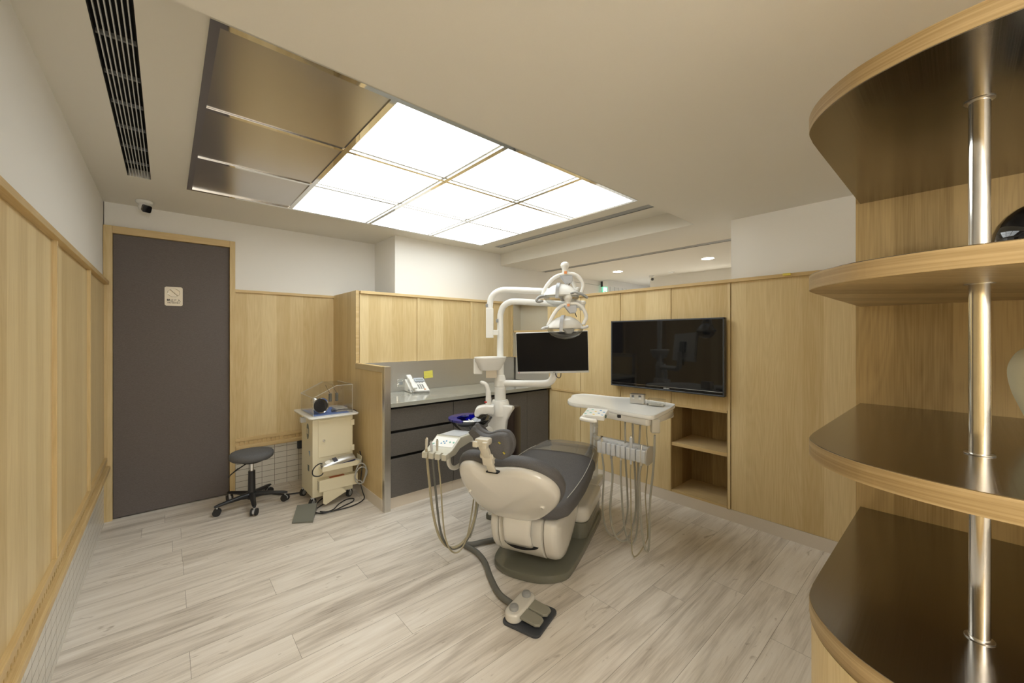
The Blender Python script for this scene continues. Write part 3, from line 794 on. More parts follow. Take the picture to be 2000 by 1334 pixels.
for i, (a, b) in enumerate(SZ):
    steel_b, steel_t = (i == 0), (i != 0)
    s = MB().prism(outline(), a + (.0015 if steel_b else 0), b - (.0015 if steel_t else 0)).build(names[i], M['oak_edge'], ds)
    if steel_t: MB().prism(outline(.0008), b - .0015, b).build('steel_sheet', M['steel_shelf'], s)
    else: MB().prism(outline(.0008), a, a + .0015).build('steel_sheet', M['steel_shelf'], s)
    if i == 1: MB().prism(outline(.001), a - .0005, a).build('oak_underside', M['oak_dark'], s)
MB().box(DX, DX + .045, -.81, .2505, 0.0, 1.930, .0008).build('back_panel', M['oak_dark'], ds)
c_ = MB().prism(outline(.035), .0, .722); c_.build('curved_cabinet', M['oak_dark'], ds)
d_ = MB().prism(outline(.004), .06, .716); d_.build('curved_door', M['oak'], ds)
MB().prism(outline(.0015), .722, .7355).build('under_rim', M['oak_edge'], ds)
for (z0, z1) in ((.771, 1.115), (1.155, 1.512), (1.548, 1.893)):
    c0 = Vector((1.272, -.031, 0))
    MB().tube([c0 + UP * z0, c0 + UP * z1], .0158, 40).build('steel_pole', M['pole'], ds)
    MB().lathe([(.0155, z0), (.022, z0 + .0005), (.022, z0 + .002), (.0158, z0 + .003)], c0, 32).build('pole_collar', M['steel'], ds)
    MB().lathe([(.0158, z1 - .003), (.022, z1 - .002), (.022, z1 - .0005), (.0155, z1)], c0, 32).build('pole_collar', M['steel'], ds)
vs = W(2064, 850, .93)
vz = 1.155
vprof = [(p.x, p.y) for p in catmull([Vector((a, b, 0)) for a, b in ((.030, 0), (.036, .012), (.044, .04), (.056, .075), (.067, .11), (.073, .145), (.072, .175), (.060, .205), (.042, .222), (.033, .232), (.031, .242))], 4)]
vb = MB().lathe([(0, 0)] + vprof + [(.026, .242), (.030, .225), (0, .20)], (vs.x, vs.y, vz), 56)
vb.build('ceramic_vase', M['vase'], label='cream rounded ceramic vase on the third shelf, cut by the right frame edge', cat='vase')
bo = W(2053, 460, .95)
orn = empty('ornament', (bo.x, bo.y, 1.548), 'glossy black rounded ornament with white inset on the upper curved shelf', 'ornament')
MB().ball((bo.x, bo.y, 1.548 + .094), .094).build('black_shell', M['glossblack'], orn)
dv = (EYEV - Vector((bo.x, bo.y, 1.64))).normalized()
MB().ball(Vector((bo.x, bo.y, 1.608)) + dv * .045 + RT * .0, .058).build('white_inset', M['white'], orn)

# ------------------------------------------------------------------ dental chair
TH = R(25.0)
CO = Vector((1.522, 1.649, 0)); CU = Vector((math.cos(TH), math.sin(TH), 0)); CV = Vector((-math.sin(TH), math.cos(TH), 0))
def cw_(u, v, z): return CO + CU * u + CV * v + UP * z
def out_normals(p):
    n = len(p); A = sum(p[i].x * p[(i + 1) % n].y - p[(i + 1) % n].x * p[i].y for i in range(n)); s = 1 if A > 0 else -1
    res = []
    for i in range(n):
        t = (p[(i + 1) % n] - p[i - 1]).normalized(); res.append(Vector((t.y, -t.x, 0)) * s)
    return res
def pillow(mb, pts, mtx, prof, inner_front=None, inner_back=None):
    """closed smooth outline swept through (inset, height) rings, closed by shrinking rings"""
    c = sum(pts, Vector()) / len(pts); nn_ = out_normals(pts); rs = []
    def ring(ins, h, sc=1.0): return [mtx @ (c + ((p - n_ * ins) - c) * sc + Vector((0, 0, h))) for p, n_ in zip(pts, nn_)]
    if inner_back:
        for sc, h in inner_back: rs.append(ring(prof[0][0], h, sc))
    for ins, h in prof: rs.append(ring(ins, h))
    if inner_front:
        for sc, h in inner_front: rs.append(ring(prof[-1][0], h, sc))
    mb.rings(rs); mb.smooth = True; return mb

chair = empty('dental_chair', (CO.x, CO.y, 0), 'reclined dental chair with charcoal cushions and cream plastic back shell', 'dental chair', rz=TH)
bp_ = MB().prism([(p[0], p[1]) for p in smooth2([(.02, .13), (.0, .0), (.02, -.13), (.10, -.235), (.25, -.262), (.6, -.275), (.98, -.272), (1.07, -.20), (1.09, 0), (1.07, .18), (.98, .235), (.6, .245), (.25, .24), (.09, .215)], 5, True)], 0, .052, .016)
bp_.smooth = True; bp_.build('base_plate', M['olive'], chair, world=False, sharp=40)
pb = MB().prism(rrect(.50, 1.0, -.262, .17, .06), .048, .155, .006); pb.smooth = True; pb.build('base_pillar', M['olive'], chair, world=False)
pc = MB().prism(rrect(.49, 1.01, -.272, .18, .07, 7), .152, .262, .035, seg=5); pc.smooth = True; pc.build('pillar_cover', M['cream'], chair, world=False, sharp=60)
# lower body: side profile in (u, z)
fside = Matrix(((1, 0, 0, 0), (0, 0, 1, 0), (0, 1, 0, 0), (0, 0, 0, 1)))       # (a, b, h) -> (u=a, v=h, z=b)
bodyp = smooth2([(.02, .385), (-.025, .33), (-.02, .25), (.02, .17), (.09, .115), (.19, .10), (.30, .13), (.42, .20), (.50, .29), (.50, .385), (.26, .40)], 6, True)
pillow(MB(), bodyp, fside, [(.012, -.135), (0, -.128), (0, .128), (.012, .135)]).build('body_cover', M['cream'], chair, world=False, sharp=50)
pillow(MB(), bodyp, fside, [(.012, -.139), (.002, -.146), (.004, -.185), (.014, -.208), (.028, -.218)], inner_front=[(.7, -.224), (.3, -.226)]).build('side_cover', M['cream'], chair, world=False, sharp=50)
pillow(MB(), bodyp, fside, [(.012, .139), (.002, .146), (.004, .168), (.014, .185), (.028, .192)], inner_front=[(.7, .197), (.3, .199)]).build('side_cover', M['cream'], chair, world=False, sharp=50)
# carrying stem of the backrest
st = MB(); rs = []
for (u, z, hw) in ((-.02, .45, .086), (-.052, .40, .085), (-.062, .35, .083), (-.060, .30, .081), (-.046, .255, .082), (-.022, .226, .083)):
    ring = []
    for j in range(20):
        a = 2 * math.pi * j / 20; c_, s_ = math.cos(a), math.sin(a)
        ring.append(Vector((u + .022 * math.copysign(abs(s_) ** .6, s_), hw * math.copysign(abs(c_) ** .45, c_), z)))
    rs.append(ring)
st.rings(rs); st.smooth = True; st.build('backrest_stem', M['cream'], chair, world=False, sharp=60)
sl_ = MB(); sl_.prism([(p.x, p.y) for p in smooth2([(-.118, .012), (-.105, -.006), (-.05, -.020), (0, -.024), (.05, -.020), (.098, -.004), (.106, .012), (.095, .030), (0, .02), (-.095, .028)], 4, True)], 0, .006,
      mat=Matrix(((0, .45, -.9, -.008), (.94, 0, 0, 0), (0, .9, .45, .216), (0, 0, 0, 1)))); sl_.build('stem_slot', M['blackgap'], chair, world=False)
# seat and leg cushion
seat = [(-.055, 0, .45, .15, .018), (-.045, 0, .448, .20, .042), (-.02, 0, .448, .245, .060), (.04, 0, .45, .275, .072), (.18, 0, .455, .287, .078), (.36, 0, .462, .290, .078), (.55, 0, .474, .283, .075), (.72, 0, .486, .268, .068), (.86, 0, .490, .250, .060), (.95, 0, .494, .237, .054), (1.0, 0, .496, .22, .048), (1.035, 0, .497, .185, .038), (1.05, 0, .497, .12, .022)]
seat = [(u, -.005, z, hw, hh) for u, v, z, hw, hh in seat]
MB().loft(seat, 40, 3.4).build('seat_cushion', M['uphol'], chair, world=False, sharp=80)
sm = MB(); sm.tube([Vector((u, -.005 - hw * .925, z + hh * .76)) for u, v, z, hw, hh in seat[3:9]], .0022, 6, smooth=6)
sm.tube([Vector((u, -.005 + hw * .925, z + hh * .76)) for u, v, z, hw, hh in seat[3:9]], .0022, 6, smooth=6); sm.build('piping', M['thread'], chair, world=False)
cov = [(.70, -.005, .485, .274, .078), (.72, -.005, .486, .276, .078), (.86, -.005, .490, .259, .069), (.96, -.005, .494, .247, .063), (1.03, -.005, .497, .232, .056), (1.075, -.005, .500, .195, .046), (1.09, -.005, .501, .14, .030)]
MB().loft(cov, 40, 3.2).build('clear_foot_cover', M['sheet'], chair, label='clear glossy plastic cover over the foot end', world=False, sharp=80)
MB().box(.30, .95, -.16, .16, .26, .40, .01).build('seat_frame', M['cream'], chair, world=False)
# backrest
B0 = Vector((-.03, 0, .40)); e2 = (Vector((-.35, 0, .78)) - B0).normalized(); e1 = Vector((0, 1, 0)); e3 = e1.cross(e2)
if e3.z < 0: e3 = -e3
mback = Matrix(((e1.x, e2.x, e3.x, B0.x), (e1.y, e2.y, e3.y, B0.y), (e1.z, e2.z, e3.z, B0.z), (0, 0, 0, 1)))
shell = [(0.236, 0.371), (0.214, 0.437), (0.180, 0.474), (0.128, 0.488), (0.089, 0.474), (0.049, 0.460), (-0.004, 0.462), (-0.087, 0.482), (-0.145, 0.486), (-0.202, 0.474), (-0.253, 0.445), (-0.289, 0.400), (-0.304, 0.343), (-0.298, 0.283), (-0.268, 0.205), (-0.204, 0.11), (-0.143, 0.039), (-0.07, -0.008), (0.002, -0.022), (0.074, -0.022), (0.140, -0.006), (0.190, 0.035), (0.226, 0.095), (0.244, 0.175), (0.246, 0.277)]
shp = smooth2(shell, 4, True)
pillow(MB(), shp, mback, [(.030, -.040), (.016, -.034), (.004, -.020), (0, -.004), (.004, .008)], inner_back=[(.02, -.064), (.3, -.063), (.6, -.058), (.82, -.050), (.94, -.044)]).build('back_shell', M['cream'], chair, world=False, sharp=70)
pillow(MB(), shp, mback, [(.006, .006), (-.010, .012), (-.016, .030), (-.014, .050), (-.002, .068), (.016, .078), (.045, .082)], inner_front=[(.85, .078), (.6, .068), (.3, .064), (.03, .064)]).build('backrest_cushion', M['uphol'], chair, world=False, sharp=80)
for (a, b, r_) in ((-.205, .235, .008), (.196, .27, .006)):
    p = mback @ Vector((a, b, -.046)); q = mback @ Vector((a, b, -.057))
    mbb = MB(); mbb.tube([p, q], r_, 16, radii=[r_ * 1.9, r_ * 1.2]); mbb.build('screw_boss', M['cream'], chair, world=False)
    mbb = MB(); mbb.tube([q, q + (q - p) * .12], r_ * .5, 12); mbb.build('screw', M['mgrey'], chair, world=False)
# headrest and its hinge
hz = [(.098, .076), (.070, .048), (.018, .030), (-.045, .050), (-.098, .052), (-.130, .022), (-.137, -.025), (-.118, -.070), (-.080, -.098), (-.040, -.098), (.020, -.068), (.070, -.040), (.098, -.004), (.104, .040)]
e2h = Vector((-.12, 0, .99)).normalized(); e3h = e1.cross(e2h)
if e3h.x < 0: e3h = -e3h
H0 = Vector((-.425, -.012, .905))
hz = [(a * (.90 if a > 0 else .80), b * .84) for a, b in hz]
mh = Matrix(((e1.x, e2h.x, e3h.x, H0.x), (e1.y, e2h.y, e3h.y, H0.y), (e1.z, e2h.z, e3h.z, H0.z), (0, 0, 0, 1)))
pillow(MB(), smooth2(hz, 5, True), mh, [(.030, -.012), (.012, -.008), (.002, .004), (0, .016), (.001, .030)], inner_back=[(.04, -.016), (.6, -.015), (.9, -.013)]).build('headrest_back', M['uphol'], chair, world=False, sharp=70)
pillow(MB(), smooth2(hz, 5, True), mh, [(.010, .028), (-.002, .032), (-.006, .045), (-.002, .060), (.010, .070), (.026, .073)], inner_front=[(.7, .068), (.35, .062), (.03, .060)]).build('headrest_cushion', M['uphol'], chair, world=False, sharp=80)
for (a, b) in ((-.062, .008), (-.082, -.038)):
    mbb = MB(); mbb.box(a - .006, a + .006, b - .002, b + .002, -.020, -.012, mat=mh @ Matrix.Translation((a, b, 0)) @ Matrix.Rotation(.7, 4, 'Z') @ Matrix.Translation((-a, -b, 0))); mbb.build('brass_pin', M['brass'], chair, world=False)
def link(a, b, w, t, name, mat, bev=.006, off=0.0):
    a, b = Vector(a), Vector(b); ax = (b - a).normalized(); ay = Vector((0, 1, 0)); az = ax.cross(ay).normalized()
    m = Matrix(((ax.x, ay.x, az.x, a.x), (ax.y, ay.y, az.y, a.y), (ax.z, ay.z, az.z, a.z), (0, 0, 0, 1)))
    mbb = MB(); mbb.box(-.01, (b - a).length + .01, -w / 2 + off, w / 2 + off, -t / 2, t / 2, bev, mat=m); mbb.smooth = True
    return mbb.build(name, mat, chair, world=False, sharp=40)
hb = MB(); hb.box(-.490, -.435, -.036, .034, .900, .932, .010).box(-.505, -.475, -.038, -.012, .894, .922, .006).box(-.505, -.475, .010, .036, .894, .922, .006); hb.smooth = True; hb.build('headrest_bracket', M['beige'], chair, world=False)
link((-.475, 0, .905), (-.420, 0, .835), .042, .026, 'hinge_arm', M['beige'], off=-.002)
link((-.420, 0, .845), (-.405, 0, .800), .054, .032, 'hinge_arm', M['beige'], off=.0)
mbb = MB(); mbb.tube([Vector((-.412, -.034, .838)), Vector((-.412, .034, .838))], .019, 20); mbb.build('hinge_barrel', M['beige'], chair, world=False)
link((-.408, 0, .812), (-.372, 0, .752), .044, .010, 'steel_blade', M['beige'], .003, off=.0)
sb_ = mback @ Vector((.006, .462, .0))
MB().box(sb_.x - .046, sb_.x + .012, -.030, .034, sb_.z - .016, sb_.z - .008, .003).build('blade_socket', M['blackgap'], chair, world=False)

# foot control and its thick hose
fa, fb = atz(1004, 1196, .045), atz(1028, 1169, .045); fa.z = fb.z = 0
ex_ = (fb - fa).normalized(); ey_ = Vector((ex_.y, -ex_.x, 0))
fc = empty('foot_control', ((fa.x + fb.x) / 2, (fa.y + fb.y) / 2, 0), 'cream foot control with two grey pedals and round knobs on the floor', 'foot pedal')
mf_ = frame_m(fa, ex_, ey_, UP); FL = (fb - fa).length
if ex_.cross(ey_).z < 0: mf_ = frame_m(fa, ex_, ey_, UP)
w_ = .044
mbb = MB(); mbb.prism(rrect(-w_ - .004, FL + w_ + .010, -w_ - .004, .158, .03), .0, .014, .004, mat=mf_); mbb.build('rubber_base', plain('slate_rubber', (.05, .055, .065), .5), fc)
mbb = MB(); mbb.prism(rrect(-w_, FL + w_, -w_, w_, w_ - .002, 9), .014, .062, .012, seg=4, mat=mf_); mbb.smooth = True; mbb.build('control_housing', M['cream'], fc, sharp=50)
for x_ in (0.0, FL):
    mbb = MB(); mbb.lathe([(.022, .060), (.023, .072), (.020, .079), (.010, .083), (0, .084)], (x_, 0, 0), 24, mat=mf_); mbb.build('round_knob', M['mgrey'], fc)
for c_ in (FL * .5 - .040, FL * .5 + .040):
    mbb = MB(); mm_ = mf_ @ Matrix.Translation((c_, w_ - .004, .044)) @ Matrix.Rotation(R(-6), 4, 'X')
    mbb.prism([(-.036, 0), (.036, 0), (.034, .085), (.020, .103), (-.020, .103), (-.034, .085)], -.008, .006, .004, mat=mm_); mbb.build('pedal', plain('grey_pedal', srgb(142, 140, 128), .4), fc)
hz_ = [atz(x, y, .019) for x, y in ((1000, 1180), (975, 1160), (958, 1128), (948, 1100), (935, 1082), (921, 1072), (907, 1063), (922, 1063), (945, 1058), (975, 1052))]
MB().tube(hz_, .0165, 14, smooth=6).build('foot_hose', M['hosedark'], fc)

# ------------------------------------------------------------------ cuspidor column
cu_root = cw_(.66, .44, 0)
sp = empty('cuspidor_unit', (cu_root.x, cu_root.y, 0), 'white dental cuspidor column with dark rinse bowl beside the grey drawers', 'cuspidor')
mu = frame_m(CO, CU, CV, UP)
mhh = mu @ Matrix(((0, 0, 1, 0), (1, 0, 0, 0), (0, 1, 0, 0), (0, 0, 0, 1)))      # (a,b,h)->(u=h, v=a, z=b)
mbb = MB(); mbb.prism([(.525, .02), (.525, .86), (.50, .885), (.36, .885), (.322, .878), (.318, .86), (.340, .825), (.368, .77), (.378, .70), (.380, .60), (.380, .02)], .60, .655, .010, seg=3, mat=mhh); mbb.smooth = True; mbb.build('front_housing', M['white'], sp, sharp=50)
mbb = MB(); mbb.box(.64, .80, .322, .52, .02, .862, .02, mat=mu); mbb.smooth = True; mbb.build('side_panel', plain('dark_brown_gloss', (.030, .020, .018), .3, spec=.25), sp)
mbb = MB(); mbb.box(.60, .82, .30, .54, 0, .05, .01, mat=mu); mbb.build('foot_plate', M['olive'], sp)
PC = W(977, 700, 3.02); PC.z = 0
mbb = MB(); mbb.lathe([(.075, .80), (.074, .86), (.066, .90), (.060, .915), (.0, .915)], PC, 32); mbb.build('column_collar', M['white'], sp)
mbb = MB(); mbb.lathe([(.0435, .90), (.0435, 1.012), (.042, 1.014), (.042, 1.018), (.0435, 1.02), (.0435, 1.075), (.032, 1.108), (.028, 1.11), (.028, 1.24)], PC, 32); mbb.build('column_sleeve', M['white'], sp)
# holder tray around the pole
TC = W(958, 700, 3.0); TC.z = 0
mbb = MB(); mbb.lathe([(0, 1.145), (.085, 1.148), (.100, 1.165), (.118, 1.205), (.126, 1.215), (.130, 1.235), (.134, 1.237), (.134, 1.247), (.120, 1.248), (.0, 1.246)], TC, 40, sy=.75); mbb.build('tray_holder', M['white'], sp)
k0 = W(934, 716, 3.0)
mbb = MB(); mbb.box(-.034, .034, -.02, .02, -.058, .062, .008, mat=frame_m(k0, RT, FW, UP)); mbb.build('tray_skirt', M['white'], sp)
k0 = W(960, 731, 2.97)
mbb = MB(); mbb.box(-.042, .040, -.002, .002, -.028, .030, 0, mat=frame_m(k0, RT, FW, UP)); mbb.build('paper_tag', plain('beige_paper', srgb(226, 216, 198), .8), sp)
mbb = MB(); mbb.tube([PC + UP * 1.24, PC + UP * 1.50], .0245, 24); mbb.build('pole_sleeve', M['whitem'], sp)
# rinse bowl
BC = W(919, 815, 2.86); bz = BC.z - .002; BC.z = 0; br = .158
mbb = MB(); mbb.lathe([(.034, bz - .108), (.060, bz - .098), (.108, bz - .064), (.142, bz - .028), (br, bz), (br - .006, bz), (.136, bz - .028), (.103, bz - .060), (.055, bz - .092), (0, bz - .100)], BC, 48); mbb.build('rinse_bowl', M['smokeglass'], sp, sharp=60)
mbb = MB(); rs_o = []; a0 = math.atan2(RT.y, RT.x)
for i in range(31):
    a = a0 + R(80) + R(175) * i / 30
    d = Vector((math.cos(a), math.sin(a), 0)); wv_ = .058 * min(1, .35 + 2.5 * min(i, 30 - i) / 15)
    p0 = BC + d * (br + .002); p1 = BC + d * (br - wv_)
    rs_o.append([p0 + UP * (bz - .010), p0 + UP * (bz + .004), p1 + UP * (bz + .001), p1 + UP * (bz - .010)])
mbb.rings(rs_o); mbb.build('blue_rim', M['blueglass'], sp)
mbb = MB(); random.seed(5)
for (dx, dy, an) in ((.02, .0, 20), (.045, .03, 60), (-.01, .02, -20), (.03, -.03, 100)):
    m_ = Matrix.Translation(BC + Vector((dx - .01, dy, bz - .045))) @ Matrix.Rotation(R(an), 4, 'Z') @ Matrix.Rotation(R(32), 4, 'X')
    mbb.box(-.045, .045, -.028, .028, -.003, .003, .002, mat=m_)
mbb.build('gauze_pad', M['white'], sp)
mbb = MB(); mbb.lathe([(.030, bz - .17), (.036, bz - .125), (.036, bz - .108), (.02, bz - .107)], BC, 24); mbb.build('bowl_stem', M['white'], sp)
a_ = BC + UP * (bz - .14); b_ = cw_(.63, .50, bz - .12)
mbb = MB(); mbb.tube([a_, (a_ + b_) / 2 - UP * .006, b_], .026, 16, smooth=4, radii=[.026, .03, .036]); mbb.build('bowl_arm', M['white'], sp)
k1 = W(947, 800, 2.93)
mbb = MB(); mbb.prism([(p.x, p.y) for p in smooth2([(-.074, -.012), (-.060, .018), (-.02, .032), (.06, .036), (.07, .02), (.066, -.030), (.02, -.028), (-.026, -.030), (-.045, -.046), (-.066, -.046), (-.074, -.035)], 4, True)], -.045, .045, .012, seg=3, mat=frame_m(k1, RT, UP, -FW)); mbb.smooth = True; mbb.build('faucet_block', M['white'], sp, sharp=50)
mbb = MB(); mbb.tube([W(x, y, 2.93) for x, y in ((954, 796), (954, 775), (953, 762), (949, 751), (941, 747))], .018, 16, smooth=5, radii=[.022, .020, .017, .015, .013]); mbb.ball(W(941, 747, 2.93), .0135); mbb.build('cup_filler', M['white'], sp)
mbb = MB(); mbb.tube([W(946, 785.5, 2.88), W(951, 785.5, 2.88)], .006, 10); mbb.build('red_valve', M['red'], sp)

# ------------------------------------------------------------------ lamp arms and lamps
def lamp(name, label, cx, cy, D, pole, yoke, handR, handL, link_, knob):
    c = W(cx, cy, D); m = frame_m(c, RT, FW, UP)
    r0 = empty(name, (c.x, c.y, c.z - .05), label, 'dental lamp')
    mb_, radii = MB(), None
    mb_.tube(pole[0], pole[1], 20, smooth=8); mb_.build('lamp_arm', M['whitem'], r0)
    if len(pole) > 2: pole[2](r0)
    R0 = .128
    mb_ = MB(); mb_.lathe([(R0, .0), (R0 * .985, .008), (R0 * .90, .024), (R0 * .74, .045), (R0 * .52, .066), (R0 * .28, .079), (0, .083)], (0, 0, 0), 44, mat=m, sy=.70); mb_.build('lamp_head', M['cream'] if cy > 600 else M['white'], r0, sharp=60)
    mb_ = MB(); mb_.lathe([(R0 * .97, .0), (R0 * .92, -.022), (R0 * .74, -.048), (R0 * .42, -.068), (0, -.076)], (0, 0, 0), 44, mat=m, sy=.70); mb_.build('clear_lens', M['lens'], r0, sharp=80)
    mb_ = MB(); mb_.lathe([(R0 * .86, .0), (R0 * .84, -.004), (R0 * .6, -.006), (0, -.006)], (0, 0, 0), 36, mat=m, sy=.66); mb_.build('reflector', M['white'], r0, sharp=80)
    mb_ = MB(); mb_.prism([(-.028, 0), (.050, 0), (.044, -.022), (.026, -.036), (-.004, -.034)], -.03, .03, .006, mat=m @ Matrix.Translation((.01, 0, -.002)) @ Matrix.Rotation(R(90), 4, 'X')); mb_.build('bulb_shield', M['mgrey'], r0)
    mb_ = MB(); rs = []
    for i in range(13):
        a = -.35 + 1.9 * i / 12; cc = Vector((-.038 + .004 * i, -math.cos(a) * .0935, 0)); zz = .085 * math.sin(max(0, a)) ** .7 if a > 0 else a * .05
        y_ = -math.cos(max(a, 0)) * .088; z_ = (.004 + .082 * math.sin(max(a, 0)) ** .62 if a > 0 else a * .07)
        x_ = -.040 + .030 * (i / 12) ** 2
        p = Vector((x_, y_ - .006, z_ + .003)); rs.append([m @ (p + Vector((-.011, 0, 0))), m @ (p + Vector((.011, 0, 0))), m @ (p + Vector((.011, .008, -.004))), m @ (p + Vector((-.011, .008, -.004)))])
    mb_.rings(rs); mb_.smooth = True; mb_.build('top_clip', M['bgrey'], r0)
    mb_ = MB(); mb_.tube([W(x, y, D) for x, y in yoke], .0125, 16, smooth=6); mb_.build('yoke', M['whitem'], r0)
    top = yoke[len(yoke) // 2]
    mb_ = MB(); bc = W(top[0] + 2, top[1] + 4, D)
    mb_.prism([(-.048, .004), (.042, .004), (.042, -.034), (.032, -.052), (-.004, -.054), (-.026, -.028)], -.016, .016, .006, mat=frame_m(bc, RT, UP, -FW)); mb_.build('yoke_block', M['bgrey'], r0)
    mb_ = MB(); mb_.tube([W(top[0] + 10, top[1] + 14, D - .01), W(knob[2], knob[3], D - .01)], .0028, 8); mb_.build('toggle_switch', M['black'], r0)
    for h in (handR, handL):
        mb_ = MB(); n_ = len(h); mb_.tube([W(x, y, D - .08 if k == 0 else D - .05) for k, (x, y) in enumerate(h)], .009, 12, smooth=6, radii=[.006] + [.0095] * (n_ * 3) + [.007]); mb_.build('handle', M['mgrey'] if cy < 600 else M['lgrey'], r0)
    k_ = W(knob[0], knob[1], D)
    mb_ = MB(); mb_.lathe([(.019, -.055), (.019, -.018), (.022, -.016), (.024, -.006), (.029, .0), (.031, .010), (.026, .024), (.014, .032), (0, .034)], k_, 28); mb_.build('pivot_knob', M['whitem'], r0)
    mb_ = MB(); mb_.box(-.008, .010, -.0225, -.018, -.052, -.034, .001, mat=frame_m(k_, RT, FW, UP)); mb_.build('orange_sticker', M['orange'], r0)
    mb_ = MB(); mb_.tube(link_, .013, 14, smooth=4); mb_.build('spring_link', M['whitem'], r0)
    mb_ = MB(); e_ = link_[-1]; mb_.lathe([(.016, -.052), (.020, -.046), (.020, -.01), (.026, -.006), (.026, .010), (.018, .016)], e_, 24); mb_.build('joint', M['whitem'], r0)
    return r0
P2 = W(956.5, 640, 3.0)
Dm = 2.80
def up_extra(r0):
    a = W(956.5, 660, 3.0); b = W(956.5, 602, 3.0)
    mb_ = MB(); mb_.box(-.028, .028, -.024, .024, 0, (b - a).length, .004, mat=frame_m(a, RT, FW, UP)); mb_.build('pole_socket', M['whitem'], r0)
    c = W(974, 650, 3.01)
    mb_ = MB(); mb_.box(-.062, .0, -.020, .020, -.018, .022, .004, mat=frame_m(c, RT, FW, UP)); mb_.build('cross_bracket', M['whitem'], r0)
    mb_ = MB(); mb_.box(-.008, .010, -.0295, -.026, .050, .075, .001, mat=frame_m(W(951, 613, 3.0), RT, FW, UP)); mb_.build('warning_label', M['mgrey'], r0)
lamp('dental_lamp', 'upper of two white dental lamps, on the higher curved arm', 1096, 578, 2.72,
     ([W(956.5, 640, 3.0), W(956.5, 615, 3.0), W(956.5, 600, 3.0), W(959, 584, 3.0), W(967, 573, 2.99), W(981, 567, 2.98), W(1000, 566.5, 2.96), W(1060, 569, 2.90), W(1128, 572, 2.84)], .0235, up_extra),
     [(1060, 576), (1066, 561), (1078, 546), (1090, 538.5), (1104, 535.5), (1120, 535.5), (1132, 543), (1139, 556), (1136, 571)],
     [(1114, 573.5), (1124, 572), (1137, 575), (1148, 582)], [(1066, 577.5), (1055, 579.5), (1048, 586), (1052, 589.5), (1061, 587)],
     [W(1103, 524, 2.74), W(1114, 542, 2.78), W(1126, 566, 2.83)], (1103.5, 521, 1109.5, 560))
def low_extra(r0):
    mb_ = MB(); mb_.box(-.008, .010, -.0275, -.024, -.012, .014, .001, mat=frame_m(W(971, 627, 3.02), RT, FW, UP)); mb_.build('warning_label', M['mgrey'], r0)
lamp('dental_lamp', 'lower of two white dental lamps, overlapping the top of the monitor', 1104, 641, 2.66,
     ([Vector((PC.x, PC.y, 1.49)), W(977, 622, 3.02), W(978, 612, 3.02), W(983, 599, 3.01), W(993, 591.5, 3.0), W(1008, 589, 2.98), W(1060, 592, 2.92), W(1137, 596, 2.82)], .0235, low_extra),
     [(1070, 637), (1078, 620), (1087, 606), (1098, 597), (1112, 593), (1127, 594), (1139, 603), (1145, 619), (1139, 634)],
     [(1114, 639.5), (1126, 638.5), (1140, 640), (1149, 637)], [(1071, 639), (1065, 640), (1060, 642), (1059, 644)],
     [W(1110, 586, 2.70), W(1122, 588, 2.74), W(1137, 592, 2.80)], (1109, 584, 1126, 619))

# ------------------------------------------------------------------ monitor
tl, tr, brr, bl = W(1007, 650, 2.86), W(1148.5, 646, 2.79), W(1150, 727, 2.82), W(1011, 730, 2.89)
cx_ = (tl + tr + brr + bl) / 4; mx = ((tr + brr) - (tl + bl)).normalized(); mz = ((tl + tr) - (bl + brr)).normalized(); my = mz.cross(mx).normalized()
mw = ((tr + brr) - (tl + bl)).length / 4; mhh_ = ((tl + tr) - (bl + brr)).length / 4
mo = empty('monitor', (cx_.x, cx_.y, cx_.z - mhh_), 'black screened monitor with white frame on the bent white arm', 'monitor')
mm = frame_m(cx_, mx, my, mz)
mbb = MB(); mbb.box(-mw, mw, .0, .022, -mhh_, mhh_, .004, mat=mm); mbb.build('housing', M['white'], mo)
mbb = MB(); mbb.box(-mw + .003, mw - .003, -.003, .001, -mhh_ + .014, mhh_ - .004, mat=mm); mbb.build('screen', M['screen_matt'], mo)
mbb = MB(); mbb.box(-mw, mw, -.005, .004, -mhh_, -mhh_ + .014, .001, mat=mm); mbb.build('lower_bezel', M['lgrey'], mo)
mbb = MB(); mbb.box(-mw + .010, -mw + .016, -.0060, -.004, -mhh_ + .004, -mhh_ + .010, mat=mm); mbb.build('power_mark', M['red'], mo)
mbb = MB(); mbb.box(.002, .024, -.0060, -.004, -mhh_ + .0045, -mhh_ + .0095, mat=mm); mbb.build('maker_mark', M['mgrey'], mo)
mbb = MB(); mbb.box(-.06, .06, .02, .045, -.06, .06, .006, mat=mm); mbb.build('mount_plate', M['mgrey'], mo)
mt_ = mm @ Vector((0, .055, 0))
mbb = MB(); mbb.tube([Vector((PC.x, PC.y, 1.04)), W(1000, 749, 2.99), W(1040, 749.5, 2.94), W(1064, 749, 2.92), W(1075, 745, 2.91), W(1081, 735, 2.91), W(1082, 722, 2.91), Vector((W(1082, 700, 2.91)))], .026, 20, smooth=7); mbb.build('swivel_arm', M['whitem'], mo)
mbb = MB(); mbb.tube([W(1085, 722, 2.88), W(1086, 733, 2.88), W(1091, 738, 2.88), W(1095, 735, 2.88), W(1096, 722, 2.88)], .003, 8, smooth=5); mbb.build('loop_cable', M['cable'], mo)
mbb = MB(); mbb.lathe([(.046, 1.022), (.046, 1.066)], PC, 28); mbb.build('arm_collar', M['white'], mo)

